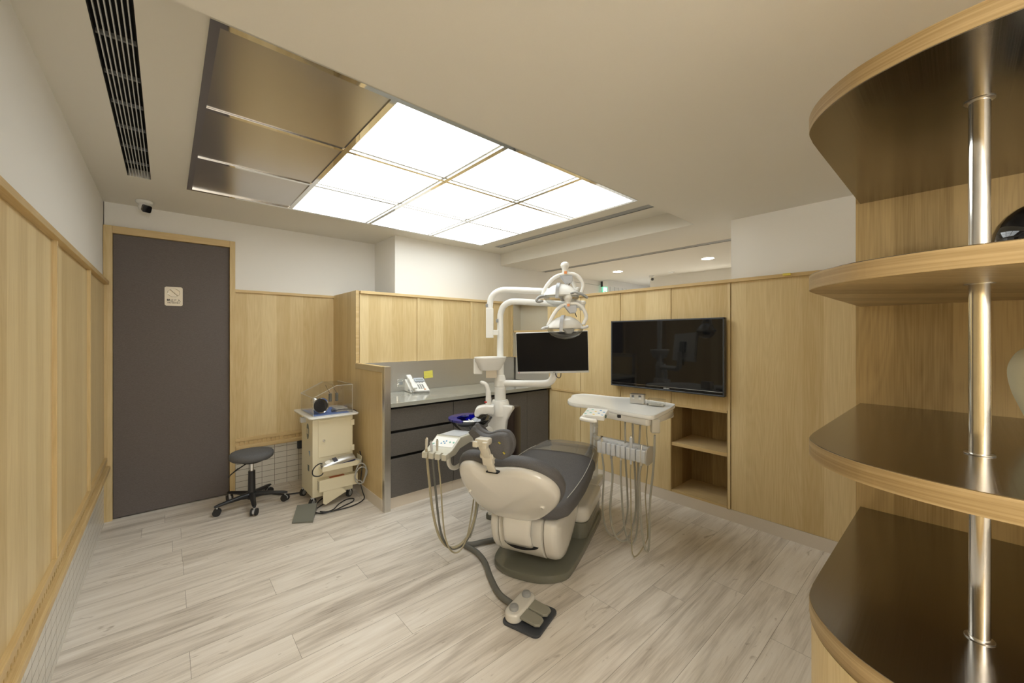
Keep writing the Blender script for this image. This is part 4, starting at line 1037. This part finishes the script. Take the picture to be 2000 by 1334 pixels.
# ------------------------------------------------------------------ assistant console (left of the chair)
ac_o = cw_(-.02, .58, .66)
ac = empty('assistant_console', (ac_o.x, ac_o.y, .62), 'beige assistant console with three hanging instruments left of the headrest', 'dental console')
mc_ = mu @ Matrix.Translation((-.004, .038, -.002)) @ Matrix.Diagonal((.88, .86, .985, 1))
def prof_box(mb_, pts, v0, v1, bev=.004, seg=2):
    mb_.prism(pts, v0, v1, bev, mat=mc_ @ Matrix(((1, 0, 0, 0), (0, 0, 1, 0), (0, 1, 0, 0), (0, 0, 0, 1))), seg=seg); return mb_
b = MB(); prof_box(b, [(-.065, .672), (-.065, .708), (-.015, .716), (.095, .770), (.10, .775), (.10, .705), (.03, .675)], .478, .690, .006); b.build('console_body', M['console'], ac)
b = MB()
for i in range(4): prof_box(b, [(-.092, .668), (-.092, .703), (-.060, .708), (-.060, .672)], .480 + .055 * i, .480 + .055 * i + .040, .004)
b.build('holder_fingers', M['console'], ac)
b = MB(); prof_box(b, [(.098, .700), (.098, .772), (.33, .762), (.34, .750), (.34, .715)], .482, .686, .006); b.build('tray', M['console'], ac)
b = MB(); prof_box(b, [(.12, .7715), (.12, .7735), (.32, .7645), (.32, .7625)], .500, .668, 0); b.build('tray_glass', M['lgrey'], ac)
b = MB(); prof_box(b, [(.002, .7245), (.002, .7268), (.083, .7668), (.083, .7644)], .492, .678, 0); b.build('key_panel', M['white'], ac)
def keydot(u_, v_, r_, mat, nm, par, h=.0): 
    z_ = .7256 + (u_ - .002) * .494
    q = MB(); q.lathe([(r_, 0), (r_, .003), (0, .0035)], (0, 0, 0), 14, mat=mc_ @ Matrix.Translation((u_, v_, z_)) @ Matrix.Rotation(R(-26), 4, 'Y')); return q.build(nm, mat, par)
keydot(.028, .600, .006, M['bluekey'], 'blue_key', ac); keydot(.045, .590, .006, M['bluekey'], 'blue_key', ac); keydot(.052, .570, .006, M['bluekey'], 'blue_key', ac); keydot(.032, .572, .006, M['bluekey'], 'blue_key', ac)
for u_, v_ in ((.045, .535), (.045, .505), (.035, .64), (.018, .66)): keydot(u_, v_, .007, M['green'], 'green_key', ac)
def instrument(root, a, b, r0, r1, mat, tip=None):
    q = MB(); a, b = Vector(a), Vector(b); q.tube([a, a.lerp(b, .35), a.lerp(b, .42), b], r0, 14, radii=[r0, r0, r1, r1])
    o = q.build('handpiece', mat, root)
    if tip:
        t = MB(); t.tube([b, b + (b - a).normalized() * tip], r1 * .6, 10); t.build('tip', M['chrome'], o)
    return o
Da = 2.42
instrument(ac, W(832.5, 878, Da), W(833.5, 857, Da), .0075, .0085, M['beige'], .008)
instrument(ac, W(845, 896, Da), W(842, 864, Da), .0080, .0085, M['lgrey'], .010)
instrument(ac, W(854, 883, Da), W(854, 860, Da), .0065, .0075, M['beige'], .008)
def hose(root, pts, r, mat, name='hose', k=6):
    q = MB(); q.tube([W(x, y, d) for x, y, d in pts], r, 10, smooth=k); return q.build(name, mat, root)
hose(ac, [(832.5, 876, 2.42), (834.5, 900, 2.42), (839, 945, 2.42), (844, 990, 2.43), (852, 1030, 2.44), (862, 1055, 2.46), (877, 1069, 2.48), (895, 1066, 2.50), (912, 1050, 2.53), (922, 1028, 2.56), (929, 1000, 2.6), (931, 965, 2.66), (930, 930, 2.70)], .0080, M['hosetan'])
hose(ac, [(845, 894, 2.42), (847, 920, 2.42), (851, 960, 2.42), (855, 1000, 2.43), (860, 1035, 2.44), (868, 1058, 2.46), (880, 1070.5, 2.48), (896, 1069, 2.51), (911, 1056, 2.54), (921, 1036, 2.57), (930, 1005, 2.6), (934, 975, 2.66), (935, 940, 2.70)], .0070, M['hosedark'])
hose(ac, [(854, 880, 2.42), (856.5, 905, 2.42), (861, 950, 2.41), (864, 1000, 2.41), (868, 1040, 2.41), (875, 1066, 2.42), (884, 1078, 2.44), (895, 1078, 2.46), (905, 1066, 2.49), (913, 1045, 2.52), (920, 1010, 2.56), (925, 975, 2.60), (927, 935, 2.66)], .0050, M['hosetan'])
hose(ac, [(918, 1050, 2.56), (925, 1030, 2.57), (932, 995, 2.60), (936, 960, 2.66), (938, 925, 2.70)], .0045, M['hose'])
q = MB(); q.tube([W(x, y, d) for x, y, d in ((877, 878, 2.56), (876, 895, 2.56), (877, 905, 2.57), (881, 912, 2.58), (888, 914, 2.60), (896, 910, 2.64), (905, 904, 2.70), (925, 895, 2.86), (945, 885, 3.0))], .0145, 16, smooth=6); q.build('support_arm', M['whitem'], ac)
q = MB(); q.tube([W(x, y, d) for x, y, d in ((930, 935, 2.72), (927, 950, 2.70), (930, 975, 2.68), (940, 992, 2.66), (953, 993, 2.66))], .012, 12, smooth=5); q.build('hose_guide', M['whitem'], ac)

# ------------------------------------------------------------------ doctor's instrument table (right of the chair)
TZ = .92
tp = [(2.222, 1.885), (2.310, 1.975), (2.420, 2.035), (2.505, 2.095), (2.600, 2.11), (2.660, 2.06), (2.685, 1.90), (2.700, 1.80), (2.748, 1.72), (2.758, 1.60), (2.748, 1.45), (2.742, 1.375), (2.725, 1.335), (2.690, 1.315), (2.60, 1.290), (2.485, 1.262), (2.36, 1.240), (2.262, 1.222), (2.222, 1.222), (2.200, 1.245), (2.197, 1.30), (2.200, 1.38), (2.208, 1.50), (2.238, 1.64), (2.224, 1.73), (2.205, 1.80)]
it = empty('instrument_table', (2.45, 1.65, .6), 'white dental instrument table with five hanging instruments in front of the television', 'dental table')
top = smooth2(tp, 4, True)
b = MB(); b.prism([(p.x, p.y) for p in top], TZ - .026, TZ - .002, .008, seg=3); b.smooth = True; b.build('table_top', M['white'], it, sharp=40)
cI = sum(top, Vector()) / len(top)
b = MB(); nn2 = out_normals(top); rs = []
for ins, z_ in ((.000, TZ - .006), (.002, TZ + .001), (.009, TZ + .001), (.012, TZ - .003)): rs.append([p - n_ * ins + UP * z_ for p, n_ in zip(top, nn2)])
b.rings(rs, cap=False); b.smooth = True; b.build('raised_lip', M['white'], it, sharp=60)
lower = [(2.206, 1.25), (2.204, 1.32), (2.212, 1.56), (2.25, 1.66), (2.66, 1.70), (2.72, 1.60), (2.72, 1.40), (2.66, 1.31), (2.48, 1.262), (2.27, 1.25)]
b = MB(); b.prism([(p.x, p.y) for p in smooth2(lower, 4, True)], TZ - .066, TZ - .024, .006); b.smooth = True; b.build('table_housing', M['cream'], it, sharp=40)
b = MB(); b.box(2.58, 2.735, 1.34, 1.50, TZ - .10, TZ - .055, .012); b.build('arm_mount', M['cream'], it)
hc = W(1248, 818, 2.62)
b = MB(); b.lathe([(.0, -.040), (.030, -.034), (.045, -.018), (.048, .0), (.04, .004)], hc, 24); b.build('round_knob', M['mgrey'], it)
b = MB(); k5 = W(1209, 812, 2.44); b.box(-.010, .010, -.01, .01, -.012, .006, .002, mat=frame_m(k5, RT, FW, UP)); b.build('black_knob', M['black'], it)
# key box and handle
kb = W(1163, 808, 2.36); mk = frame_m(kb, Vector((.35, -.937, 0)).normalized(), Vector((.937, .35, 0)).normalized(), UP) @ Matrix.Rotation(R(12), 4, 'X') @ Matrix.Scale(.86, 4)
b = MB(); b.box(-.075, .075, -.06, .07, -.022, .012, .004, mat=mk); b.build('key_box', M['white'], it)
i_ = 0
for r_ in range(4):
    for c_ in range(5):
        mt1 = [M['green'], M['green'], M['yellowkey'], M['bluekey'], M['bluekey']][c_]
        if (r_ + c_) % 2: continue
        b = MB(); x_ = -.058 + c_ * .029; y_ = -.042 + r_ * .026
        b.box(x_ - .0075, x_ + .0075, y_ - .005, y_ + .005, .0115, .0135, .001, mat=mk); b.build('key', mt1, it)
b = MB(); b.tube([mk @ Vector((.074, -.02, -.004)), mk @ Vector((.080, -.02, -.004))], .011, 16); b.build('green_dial', M['darkgreen'], it)
b = MB(); b.tube([mk @ Vector(p) for p in ((-.066, -.05, -.006), (-.070, -.092, -.004), (-.060, -.098, -.006), (.016, -.100, -.010), (.024, -.094, -.010))], .0125, 12, smooth=4); b.build('handle', M['white'], it)
b = MB(); b.tube([mk @ Vector((.020, -.094, -.014)), W(1156, 880, 2.55)], .0085, 12); rodp = W(1155.5, 812, 3.14); rodp.z = 0
b = MB(); b.tube([rodp + UP * .26, rodp + UP * .84], .0135, 16); b.build('thin_post', M['whitem'], it)
rp = W(1163, 830, 3.20); rp.z = 0
b = MB(); b.tube([rp + UP * .24, rp + UP * (TZ - .03)], .021, 20); b.build('support_post', M['whitem'], it)
b = MB(); b.tube([Vector((rp.x, rp.y, .66)), W(1163, 851, 3.14), W(1166, 856, 3.0), W(1170, 858, 2.84), W(1175, 860, 2.74)], .021, 16, smooth=5); b.build('elbow_arm', M['cream'], it)
b = MB(); b.box(.93, 1.20, -.25, -.10, .20, .27, .01, mat=mu); b.build('mount_bracket', M['cream'], it)
# holder bar
hl, hr = W(1170, 860, 2.72), W(1266, 880, 2.46); hl.z = hr.z = 0; hx = (hr - hl).normalized(); hy = Vector((-hx.y, hx.x, 0)); HL = (hr - hl).length
if hy.dot(FW) < 0: hy = -hy
zt, zb_ = .702, .604
mH = frame_m(Vector((hl.x, hl.y, 0)), hx, hy, UP)
b = MB(); b.prism([(p.x, p.y) for p in smooth2([(.0, zb_ + .01), (.004, zt - .01), (.02, zt), (.055, zt - .004), (.075, zt - .03), (.070, zb_ + .02), (.04, zb_)], 4, True)], 0, HL, .004, mat=mH @ Matrix(((0, 0, 1, 0), (1, 0, 0, .008), (0, 1, 0, 0), (0, 0, 0, 1)))); b.smooth = True; b.build('holder_bar', M['lgrey'], it, sharp=35)
pit = HL / 5
for i in range(5):
    x0 = pit * i
    for s_ in (0, 1):
        xa = x0 + (.004 if s_ == 0 else pit - .034); xb = x0 + (.034 if s_ == 0 else pit - .004)
        b = MB(); b.box(xa, xb, -.032, .020, zb_ + .002, zt - .016, .006, 3, mat=mH); b.smooth = True; b.build('holder_finger', M['lgrey'], it, sharp=40)
    b = MB(); b.box(x0 + .032, x0 + pit - .032, -.004, .016, zb_ + .006, zt - .022, .002, mat=mH); b.build('holder_slot', M['mgrey'], it)
e_ = MB(); e_.prism([(p.x, p.y) for p in smooth2([(-.032, zb_), (-.034, zt - .02), (.0, zt + .004), (.055, zt), (.082, zt - .03), (.074, zb_ + .018), (.03, zb_ - .004)], 5, True)], HL - .002, HL + .006, .002, mat=mH @ Matrix(((0, 0, 1, 0), (1, 0, 0, 0), (0, 1, 0, 0), (0, 0, 0, 1)))); e_.build('end_cap', plain('warm_grey_plastic', srgb(186, 182, 172), .3), it)
def slotp(i, z, y=-.018): return mH @ Vector((pit * (i + .5), y, z))
instrument(it, slotp(0, .60), slotp(0, .705, -.02), .008, .0085, M['beige'], .006)
q = MB(); q.tube([slotp(0, .705, -.02), slotp(0, .718, -.02) , slotp(0, .722, -.045)], .008, 10); q.build('syringe_head', M['chrome'], it)
instrument(it, slotp(1, .585), slotp(1, .640), .0085, .0085, M['mgrey'])
instrument(it, slotp(2, .59), slotp(2, .672), .0075, .0075, M['beige'], .016)
instrument(it, slotp(3, .58), slotp(3, .752), .0070, .0095, M['lgrey'], .010)
instrument(it, slotp(4, .59), slotp(4, .685), .0095, .0090, M['beige'], .032)
def thread_hose(i, r, pts, mat, dtop):
    n = len(pts); d0 = (slotp(i, .6) - EYEV).dot(FW)
    out = []
    for k, (x, y) in enumerate(pts):
        t = max(0, (k / (n - 1) - .55) / .45); d = d0 * (1 - t) + dtop * t
        dmax = 1.385 * FP / max(1, y - CYP) - .01
        out.append((x, y, min(d, dmax)))
    out = [None] + out
    q = MB(); P_ = [slotp(i, .60)] + [W(*o) for o in out[1:]]; q.tube(P_, r, 10, smooth=6); return q.build('hose', mat, it)
thread_hose(0, .0062, [(1179, 915), (1178.5, 950), (1177, 990), (1182.5, 1030), (1196, 1047), (1209.5, 1041), (1220, 1027), (1226, 997), (1224.5, 945), (1222, 900), (1221, 840), (1221, 808)], M['hose'], 2.56)
thread_hose(1, .0070, [(1196, 915), (1196, 940), (1192, 990), (1195, 1027), (1203.5, 1049), (1215.5, 1057), (1226, 1051), (1235, 1032), (1241.7, 997), (1241, 937), (1238.7, 900), (1236, 840), (1236, 808)], M['hose'], 2.56)
thread_hose(2, .0062, [(1212.5, 925), (1214, 960), (1217.7, 1012), (1224.5, 1050), (1233.5, 1062), (1241, 1053), (1245.5, 1020), (1246, 960), (1246.5, 900), (1250, 840), (1251, 810)], M['hose'], 2.56)
thread_hose(3, .0040, [(1231, 925), (1232, 960), (1232.7, 1020), (1233.8, 1065), (1235, 1080), (1239.5, 1087), (1247, 1082), (1257.5, 1066), (1265, 1047), (1262.7, 1005), (1260.5, 967), (1264, 925), (1266, 890), (1263, 845), (1265, 815)], M['hosetan'], 2.48)
thread_hose(4, .0068, [(1248.8, 930), (1250, 975), (1253, 1027), (1259, 1067), (1263.5, 1077), (1267, 1071), (1268.7, 1035), (1270, 975), (1274.7, 930), (1277.7, 890), (1279, 850)], M['hose'], 2.42)
cf = W(1279.5, 832, 2.42)
b = MB(); b.box(-.026, .026, -.02, .02, -.042, .045, .008, 3, mat=frame_m(cf, RT, FW, UP)); b.smooth = True; b.build('frosted_cuff', M['frost'], it)
# boxes on the table
sx = Vector((.30, -.954, 0)).normalized(); sy = Vector((.954, .30, 0)).normalized()
b0 = atz(1245, 788, TZ)
sbx = empty('steel_box', (b0.x, b0.y, TZ), 'small steel instrument box with two latches on the white dental table', 'box')
ms_ = frame_m(Vector((b0.x, b0.y, TZ)), sx, sy, UP)
b = MB(); b.box(-.048, .048, -.02, .035, .002, .062, .002, mat=ms_); b.build('body', M['steel_splash'], sbx)
b = MB(); b.box(-.049, .049, -.021, .036, .062, .068, .001, mat=ms_); b.build('lid', M['steel'], sbx)
for x_ in (-.026, .022):
    b = MB(); b.box(x_ - .010, x_ + .010, -.0245, -.0195, .036, .064, .001, mat=ms_); b.build('latch', M['chrome'], sbx)
b1 = atz(1279, 793, TZ)
pbx = empty('clear_box', (b1.x, b1.y, TZ), 'low clear plastic box of small white burs beside the steel box', 'box')
mp_ = frame_m(Vector((b1.x + .02, b1.y + .0, TZ)), sx, sy, UP)
b = MB(); b.box(-.056, .056, -.035, .045, .002, .046, .001, mat=mp_); b.build('clear_shell', M['lens'], pbx)
b = MB(); b.box(-.048, .048, -.031, .036, .003, .008, .001, mat=mp_); b.build('inner_tray', M['frost'], pbx)
b = MB()
for i in range(9):
    for j in range(6): b.box(-.044 + i * .0105, -.038 + i * .0105, -.028 + j * .011, -.022 + j * .011, .008, .016, mat=mp_)
b.build('bur_rows', M['white'], pbx, kind='stuff')

# ------------------------------------------------------------------ rolling stool
SC = Vector((.534, 3.888, 0))
so = empty('rolling_stool', tuple(SC), 'round grey fabric stool on a black five star base beside the door', 'stool')
b = MB(); b.lathe([(0, .380), (.10, .380), (.140, .386), (.155, .398), (.160, .416), (.157, .434), (.146, .445), (.12, .450), (.0, .453)], SC, 48); b.build('seat', M['stoolfab'], so, sharp=70)
b = MB(); b.lathe([(0, .360), (.075, .360), (.085, .380), (0, .381)], SC, 24); b.build('seat_plate', M['black'], so)
b = MB(); b.lathe([(.0145, .27), (.0145, .36)], SC, 20); b.build('gas_piston', M['chrome'], so)
b = MB(); b.lathe([(.030, .055), (.032, .10), (.027, .12), (.025, .285), (.0, .286)], SC, 24); b.build('column', M['blackplastic'], so)
b = MB(); lv = lambda x, y, z: SC + Vector((x, y, z)); b.tube([lv(-.02, -.02, .365), lv(-.09, -.07, .345), lv(-.155, -.12, .318), lv(-.17, -.13, .300)], .0045, 8, smooth=4); b.tube([lv(-.155, -.12, .318), lv(-.12, -.09, .338), lv(-.105, -.08, .346)], .003, 8); b.build('height_lever', M['black'], so)
for i in range(5):
    a = R(194 + 72 * i); d = Vector((math.cos(a), math.sin(a), 0)); t = Vector((-d.y, d.x, 0))
    b = MB(); rs = []
    for s_, z_, hw, hh in ((.015, .085, .024, .028), (.08, .088, .021, .020), (.17, .082, .018, .014), (.235, .076, .016, .012), (.262, .072, .010, .008)):
        c = SC + d * s_ + UP * z_
        rs.append([c + t * (hw * math.cos(q)) + UP * (hh * math.sin(q)) for q in [2 * math.pi * k / 14 for k in range(14)]])
    b.rings(rs); b.smooth = True; arm = b.build('leg', M['blackplastic'], so)
    c = SC + d * .245; w = Vector((math.cos(a + 1.1), math.sin(a + 1.1), 0))
    cs = MB(); cs.tube([c + UP * .045, c + UP * .07], .006, 10); cs.tube([c + UP * .028 - w * .009, c + UP * .028 + w * .009], .019, 16); cs.build('caster_hub', M['lgrey'], so)
    for sg in (-1, 1):
        b = MB(); b.tube([c + UP * .0275 + w * sg * .010, c + UP * .0275 + w * sg * .022], .0275, 24); b.build('caster_wheel', M['rubber'], so)

# ------------------------------------------------------------------ equipment cart
ct = empty('equipment_cart', (1.06, 3.66, 0), 'ivory metal equipment cart on casters in the corner by the partition', 'cart')
b = MB(); b.box(.900, 1.225, 3.50, 3.84, .072, .716, .004); b.build('body', M['ivory'], ct)
b = MB(); b.box(.944, 1.214, 3.494, 3.502, .395, .706, .003); dcart = b.build('door', M['ivory'], ct)
b = MB(); b.tube([(.985, 3.494, .535), (.985, 3.484, .535)], .010, 14); b.box(.982, .988, 3.474, 3.485, .524, .546, .001); b.build('lock', M['chrome'], dcart)
for z_ in (.435, .655):
    b = MB(); b.box(1.205, 1.236, 3.488, 3.500, z_ - .025, z_ + .025, .003); b.build('hinge', M['ivory'], ct)
b = MB(); b.prism(rrect(.862, 1.262, 3.44, 3.98, .03), .728, .742, .004); b.build('table_top', M['white'], ct)
b = MB(); b.box(.905, 1.22, 3.53, 3.83, .714, .729); b.build('top_frame', M['ivory'], ct)
b = MB(); b.box(.86, .902, 3.70, 3.74, .665, .71, .002); b.build('side_bracket', M['lgrey'], ct)
# oval sticker and triangle label on the left side
ov = MB(); ov.prism([(3.64 + .036 * math.cos(R(12 * i)), .60 + .066 * math.sin(R(12 * i))) for i in range(30)], 0, .001, mat=Matrix(((0, 0, -1, .8995), (1, 0, 0, 0), (0, 1, 0, 0), (0, 0, 0, 1)))); ov.build('oval_sticker', plain('sticker_green_grey', srgb(96, 108, 104), .4), ct)
ov = MB(); ov.box(.8975, .8986, 3.615, 3.668, .578, .622); ov.build('sticker_field', plain('sticker_cream', srgb(210, 204, 180), .5), ct)
ov = MB(); ov.prism([(3.57, .40), (3.61, .44), (3.575, .445)], 0, .001, mat=Matrix(((0, 0, -1, .8995), (1, 0, 0, 0), (0, 1, 0, 0), (0, 0, 0, 1)))); ov.build('triangle_sticker', M['bluekey'], ct)
ov = MB(); ov.box(.8985, .8998, 3.60, 3.64, .27, .32); ov.build('small_sticker', M['darkgreen'], ct)
b = MB()
b.box(.945, 1.262, 3.392, 3.496, .312, .322, .001).box(.945, 1.262, 3.390, 3.394, .305, .345, .001).box(1.258, 1.262, 3.39, 3.49, .305, .375, .001)
b.build('front_shelf', M['ivory'], ct)
b = MB(); b.box(.935, 1.245, 3.435, 3.498, .128, .225, .003); bx_ = b.build('lower_box', M['ivory'], ct)
b = MB()
for i in range(6): b.box(.9335, .9352, 3.445, 3.485, .145 + i * .012, .150 + i * .012)
b.build('vent_slot', M['mgrey'], bx_)
b = MB(); b.box(1.02, 1.14, 3.445, 3.485, .2252, .2262); b.build('red_label', M['redlabel'], ct)
b = MB(); b.prism([(.965, .128), (1.115, .128), (1.150, .085), (.985, .018), (.965, .03)], -.002, .002, mat=Matrix(((1, 0, 0, 0), (0, 0, 1, 3.44), (0, 1, 0, 0), (0, 0, 0, 1)))); b.build('hanging_plate', M['ivory'], ct)
for x_, y_ in ((.905, 3.52), (.905, 3.81), (1.205, 3.53), (1.205, 3.80)):
    b = MB(); b.box(x_ - .012, x_ + .012, y_ - .012, y_ + .012, .045, .074, .003); h_ = b.build('caster', M['lgrey'], ct)
    w = Vector((.55, -.83, 0))
    b = MB(); b.tube([Vector((x_, y_, .0325)) - w * .011, Vector((x_, y_, .0325)) + w * .011], .0325, 24); b.build('caster_tyre', M['rubber'], h_)
    b = MB(); b.tube([Vector((x_, y_, .0325)) - w * .0125, Vector((x_, y_, .0325)) + w * .0125], .021, 20); b.build('caster_disc', M['mgrey'], h_)
# device lying on the front shelf
dv_ = empty('control_device', (1.08, 3.45, .323), 'silver and navy handheld control unit lying on the front shelf of the cart', 'device')
mdv = Matrix.Translation((1.085, 3.440, .342)) @ Matrix.Rotation(R(-5), 4, 'Y') @ Matrix.Rotation(R(20), 4, 'X') @ Matrix.Rotation(R(3), 4, 'Z')
b = MB(); b.prism(rrect(-.135, .135, -.042, .042, .02), .0, .018, .004, mat=mdv); b.build('navy_base', plain('navy_plastic', srgb(52, 56, 96), .3), dv_)
b = MB(); rs = []
for x_, h_ in ((-.134, .018), (-.128, .026), (-.09, .036), (0, .044), (.09, .042), (.128, .034), (.134, .020)):
    rs.append([mdv @ Vector((x_, .040 * math.cos(q) * (1 if abs(x_) < .13 else .9), .018 + (h_ - .016) * max(0, math.sin(q)))) for q in [math.pi * k / 12 for k in range(13)]])
b.rings(rs, close=True); b.smooth = True; b.build('silver_cover', brushed('silver_plastic', (.6, .6, .58), .35, 'x', .04), dv_)
b = MB(); b.lathe([(.026, .034), (.026, .0395), (.0, .0405)], (-.082, 0, 0), 20, mat=mdv, sy=.8); b.build('round_dial', M['white'], dv_)
b = MB(); b.box(-.045, -.012, -.024, .024, .040, .0465, .001, mat=mdv); b.build('key_field', M['navy'], dv_)
# cables of the cart
def cable(name, pts, r, mat, label, cat='cable'):
    q = MB(); q.tube(pts, r, 8, smooth=6); return q.build(name, mat, None, label, cat)
cable('loop_cable', [Vector(p) for p in ((.952, 3.42, .365), (.93, 3.405, .375), (.895, 3.39, .365), (.872, 3.385, .335), (.875, 3.385, .300), (.905, 3.385, .283), (.935, 3.386, .285), (.950, 3.384, .300))], .0045, M['cable'], 'short black cable looping beside the cart shelf', 'cable')
pts = [Vector((1.215, 3.40, .355)), Vector((1.245, 3.375, .345))]
for i in range(34):
    a = R(90 - 26 * i); pts.append(Vector((1.243 + (.046 + .006 * math.sin(i * .9)) * math.cos(a), 3.372 - .0008 * i, .235 + (.088 - .03 * (i > 20)) * math.sin(a))))
cable('coiled_grey_cable', pts, .0048, M['cablegrey'], 'coiled light grey cable hanging from the right end of the cart shelf')
cable('power_cable', [Vector(p) for p in ((1.272, 3.46, .40), (1.288, 3.45, .30), (1.285, 3.46, .20), (1.275, 3.45, .12), (1.282, 3.42, .05), (1.270, 3.36, .012), (1.16, 3.30, .006), (1.03, 3.30, .006), (.95, 3.33, .006), (.92, 3.36, .006))], .0045, M['cable'], 'black cable running down the right side of the cart to the floor')
cable('wall_cable', [Vector(p) for p in ((.72, 4.26, .012), (.66, 4.15, .008), (.70, 4.02, .008), (.80, 3.92, .008), (.92, 3.88, .01), (1.0, 3.90, .03))], .006, M['cable'], 'black cable on the floor behind the stool and cart')
b = MB(); b.box(.960, 1.015, 4.235, 4.2785, .31, .385, .003); b.build('plug_adapter', plain('slate_plug', srgb(52, 58, 66), .5), label='dark slate plug adapter on the white tiles beside the cart', cat='plug')
fpd = empty('foot_pedal', (.83, 3.35, 0), 'grey wedge foot pedal with long black cable on the floor before the cart', 'foot pedal')
p0, p1, p2, p3 = atz(570, 1023, 0), atz(611, 1021, 0), atz(619, 996, 0), atz(604, 996, 0); p3 = p0 + (p2 - p1) * .96
b = MB(); r1 = [p0 + UP * .002, p1 + UP * .002, p2 + UP * .002, p3 + UP * .002]; r2 = [p0 + UP * .010, p1 + UP * .016, p2 + UP * .058, p3 + UP * .050]
b.rings([r1, r2]); q = b.build('wedge', plain('pedal_grey', srgb(122, 124, 116), .45), fpd)
c0 = (p2 + p3) / 2
b = MB(); b.tube([c0 + Vector(p) for p in ((0, 0, .02), (.04, .01, .02), (.08, .06, .008), (.14, .14, .006), (.22, .20, .006), (.28, .21, .006), (.27, .15, .006), (.17, .06, .006), (.07, -.02, .006), (.03, -.09, .006), (.08, -.14, .006), (.16, -.13, .006), (.23, -.05, .006), (.31, -.0, .006), (.36, -.02, .006), (.33, -.08, .006), (.24, -.12, .006), (.15, -.17, .012), (.06, -.16, .012), (.01, -.05, .02), (.03, .0, .02))], .0045, 8, smooth=6); b.build('pedal_cable', M['cable'], fpd)

# clear case and what it holds
cc = empty('acrylic_case', (1.06, 3.70, .743), 'clear acrylic case with sloping lid standing on the ivory cart', 'case')
T_ = .003; x0, x1, y0, y1, zb0 = .905, 1.222, 3.50, 3.90, .7435
zl, zr, xm = .895, .985, 1.09
def side(pts3, name):
    q = MB(); c = sum((Vector(p) for p in pts3), Vector()) / len(pts3); n_ = (Vector(pts3[1]) - Vector(pts3[0])).cross(Vector(pts3[2]) - Vector(pts3[0])).normalized() * T_
    q.rings([[Vector(p) for p in pts3], [Vector(p) + n_ for p in pts3]]); return q.build(name, M['clear'], cc)
side([(x0, y0, zb0), (x0, y0, zl), (xm, y0, zr), (x1, y0, zr), (x1, y0, zb0)], 'front_pane')
side([(x0, y1, zb0), (x1, y1, zb0), (x1, y1, zr), (xm, y1, zr), (x0, y1, zl)], 'back_pane')
side([(x0, y0, zb0), (x0, y1, zb0), (x0, y1, zl), (x0, y0, zl)], 'side_pane')
side([(x1, y0, zb0), (x1, y0, zr), (x1, y1, zr), (x1, y1, zb0)], 'side_pane')
side([(x0, y0, zl), (x0, y1, zl), (xm, y1, zr), (xm, y0, zr)], 'lid')
side([(xm, y0, zr), (xm, y1, zr), (x1, y1, zr), (x1, y0, zr)], 'lid')
b = MB()
for a_, c_ in (((x0, y0, zl), (xm, y0, zr)), ((xm, y0, zr), (x1, y0, zr)), ((x0, y0, zb0), (x0, y0, zl)), ((x1, y0, zb0), (x1, y0, zr)), ((x0, y0, zl), (x0, y1, zl)), ((x0, y1, zl), (xm, y1, zr)), ((x1, y0, zr), (x1, y1, zr))):
    b.tube([Vector(a_), Vector(c_)], .0018, 6)
b.build('polished_edge', M['frost'], cc)
b = MB(); b.box(.915, 1.20, 3.505, 3.88, .7425, .7445); b.build('blue_cloth', M['bluecloth'], label='light blue cloth lying under the clear case on the cart', cat='cloth')
fl = empty('chrome_reflector', (.985, 3.60, .746), 'round chrome reflector with black inside lying in the clear case', 'reflector')
ctr = Vector((.985, 3.60, .812)); axd = Vector((.15, -.95, .12)).normalized(); a1 = axd.cross(UP).normalized(); a2 = a1.cross(axd)
mfl = frame_m(ctr, a1, a2, axd)
b = MB(); b.lathe([(.020, -.085), (.045, -.07), (.060, -.03), (.064, .02), (.067, .022), (.064, .026), (.058, .02), (.056, .0)], (0, 0, 0), 36, mat=mfl); b.build('shell', M['chrome'], fl)
b = MB(); b.lathe([(.057, .018), (.054, -.03), (.035, -.065), (0, -.07)], (0, 0, 0), 32, mat=mfl); b.build('black_lining', M['black'], fl)
b = MB(); b.ball(ctr + Vector((-.035, .03, .045)), .030, (1, 1, .9)); b.build('side_cup', M['chrome'], fl)
hw = empty('hanging_probe', (1.10, 3.66, .80), 'pair of small dark probes hanging on wires inside the clear case', 'probe')
for x_ in (1.085, 1.14):
    b = MB(); b.tube([Vector((x_, 3.66, .83)), Vector((x_, 3.66, .90))], .013, 14); o_ = b.build('probe_body', M['hosedark'], hw)
    b = MB(); b.tube([Vector((x_, 3.66, .90)), Vector((x_ - .02, 3.665, .94)), Vector((x_ - .035, 3.67, .975))], .0022, 6, smooth=4); b.build('wire', M['cable'], o_)
b = MB(); b.tube([Vector((1.07, 3.58, .76)), Vector((1.10, 3.575, .76))], .010, 12); b.tube([Vector((1.10, 3.575, .76)), Vector((1.15, 3.56, .765)), Vector((1.20, 3.54, .765)), Vector((1.235, 3.50, .762)), Vector((1.25, 3.47, .748))], .003, 8, smooth=5)
b.build('cable_plug', M['navy'], label='dark plug and cable lying on the blue cloth in the case', cat='plug')
b = MB(); b.box(1.11, 1.205, 3.57, 3.70, .7455, .775, .003); b.build('small_tray', M['frost'], label='small frosted plastic tray inside the clear case', cat='tray')
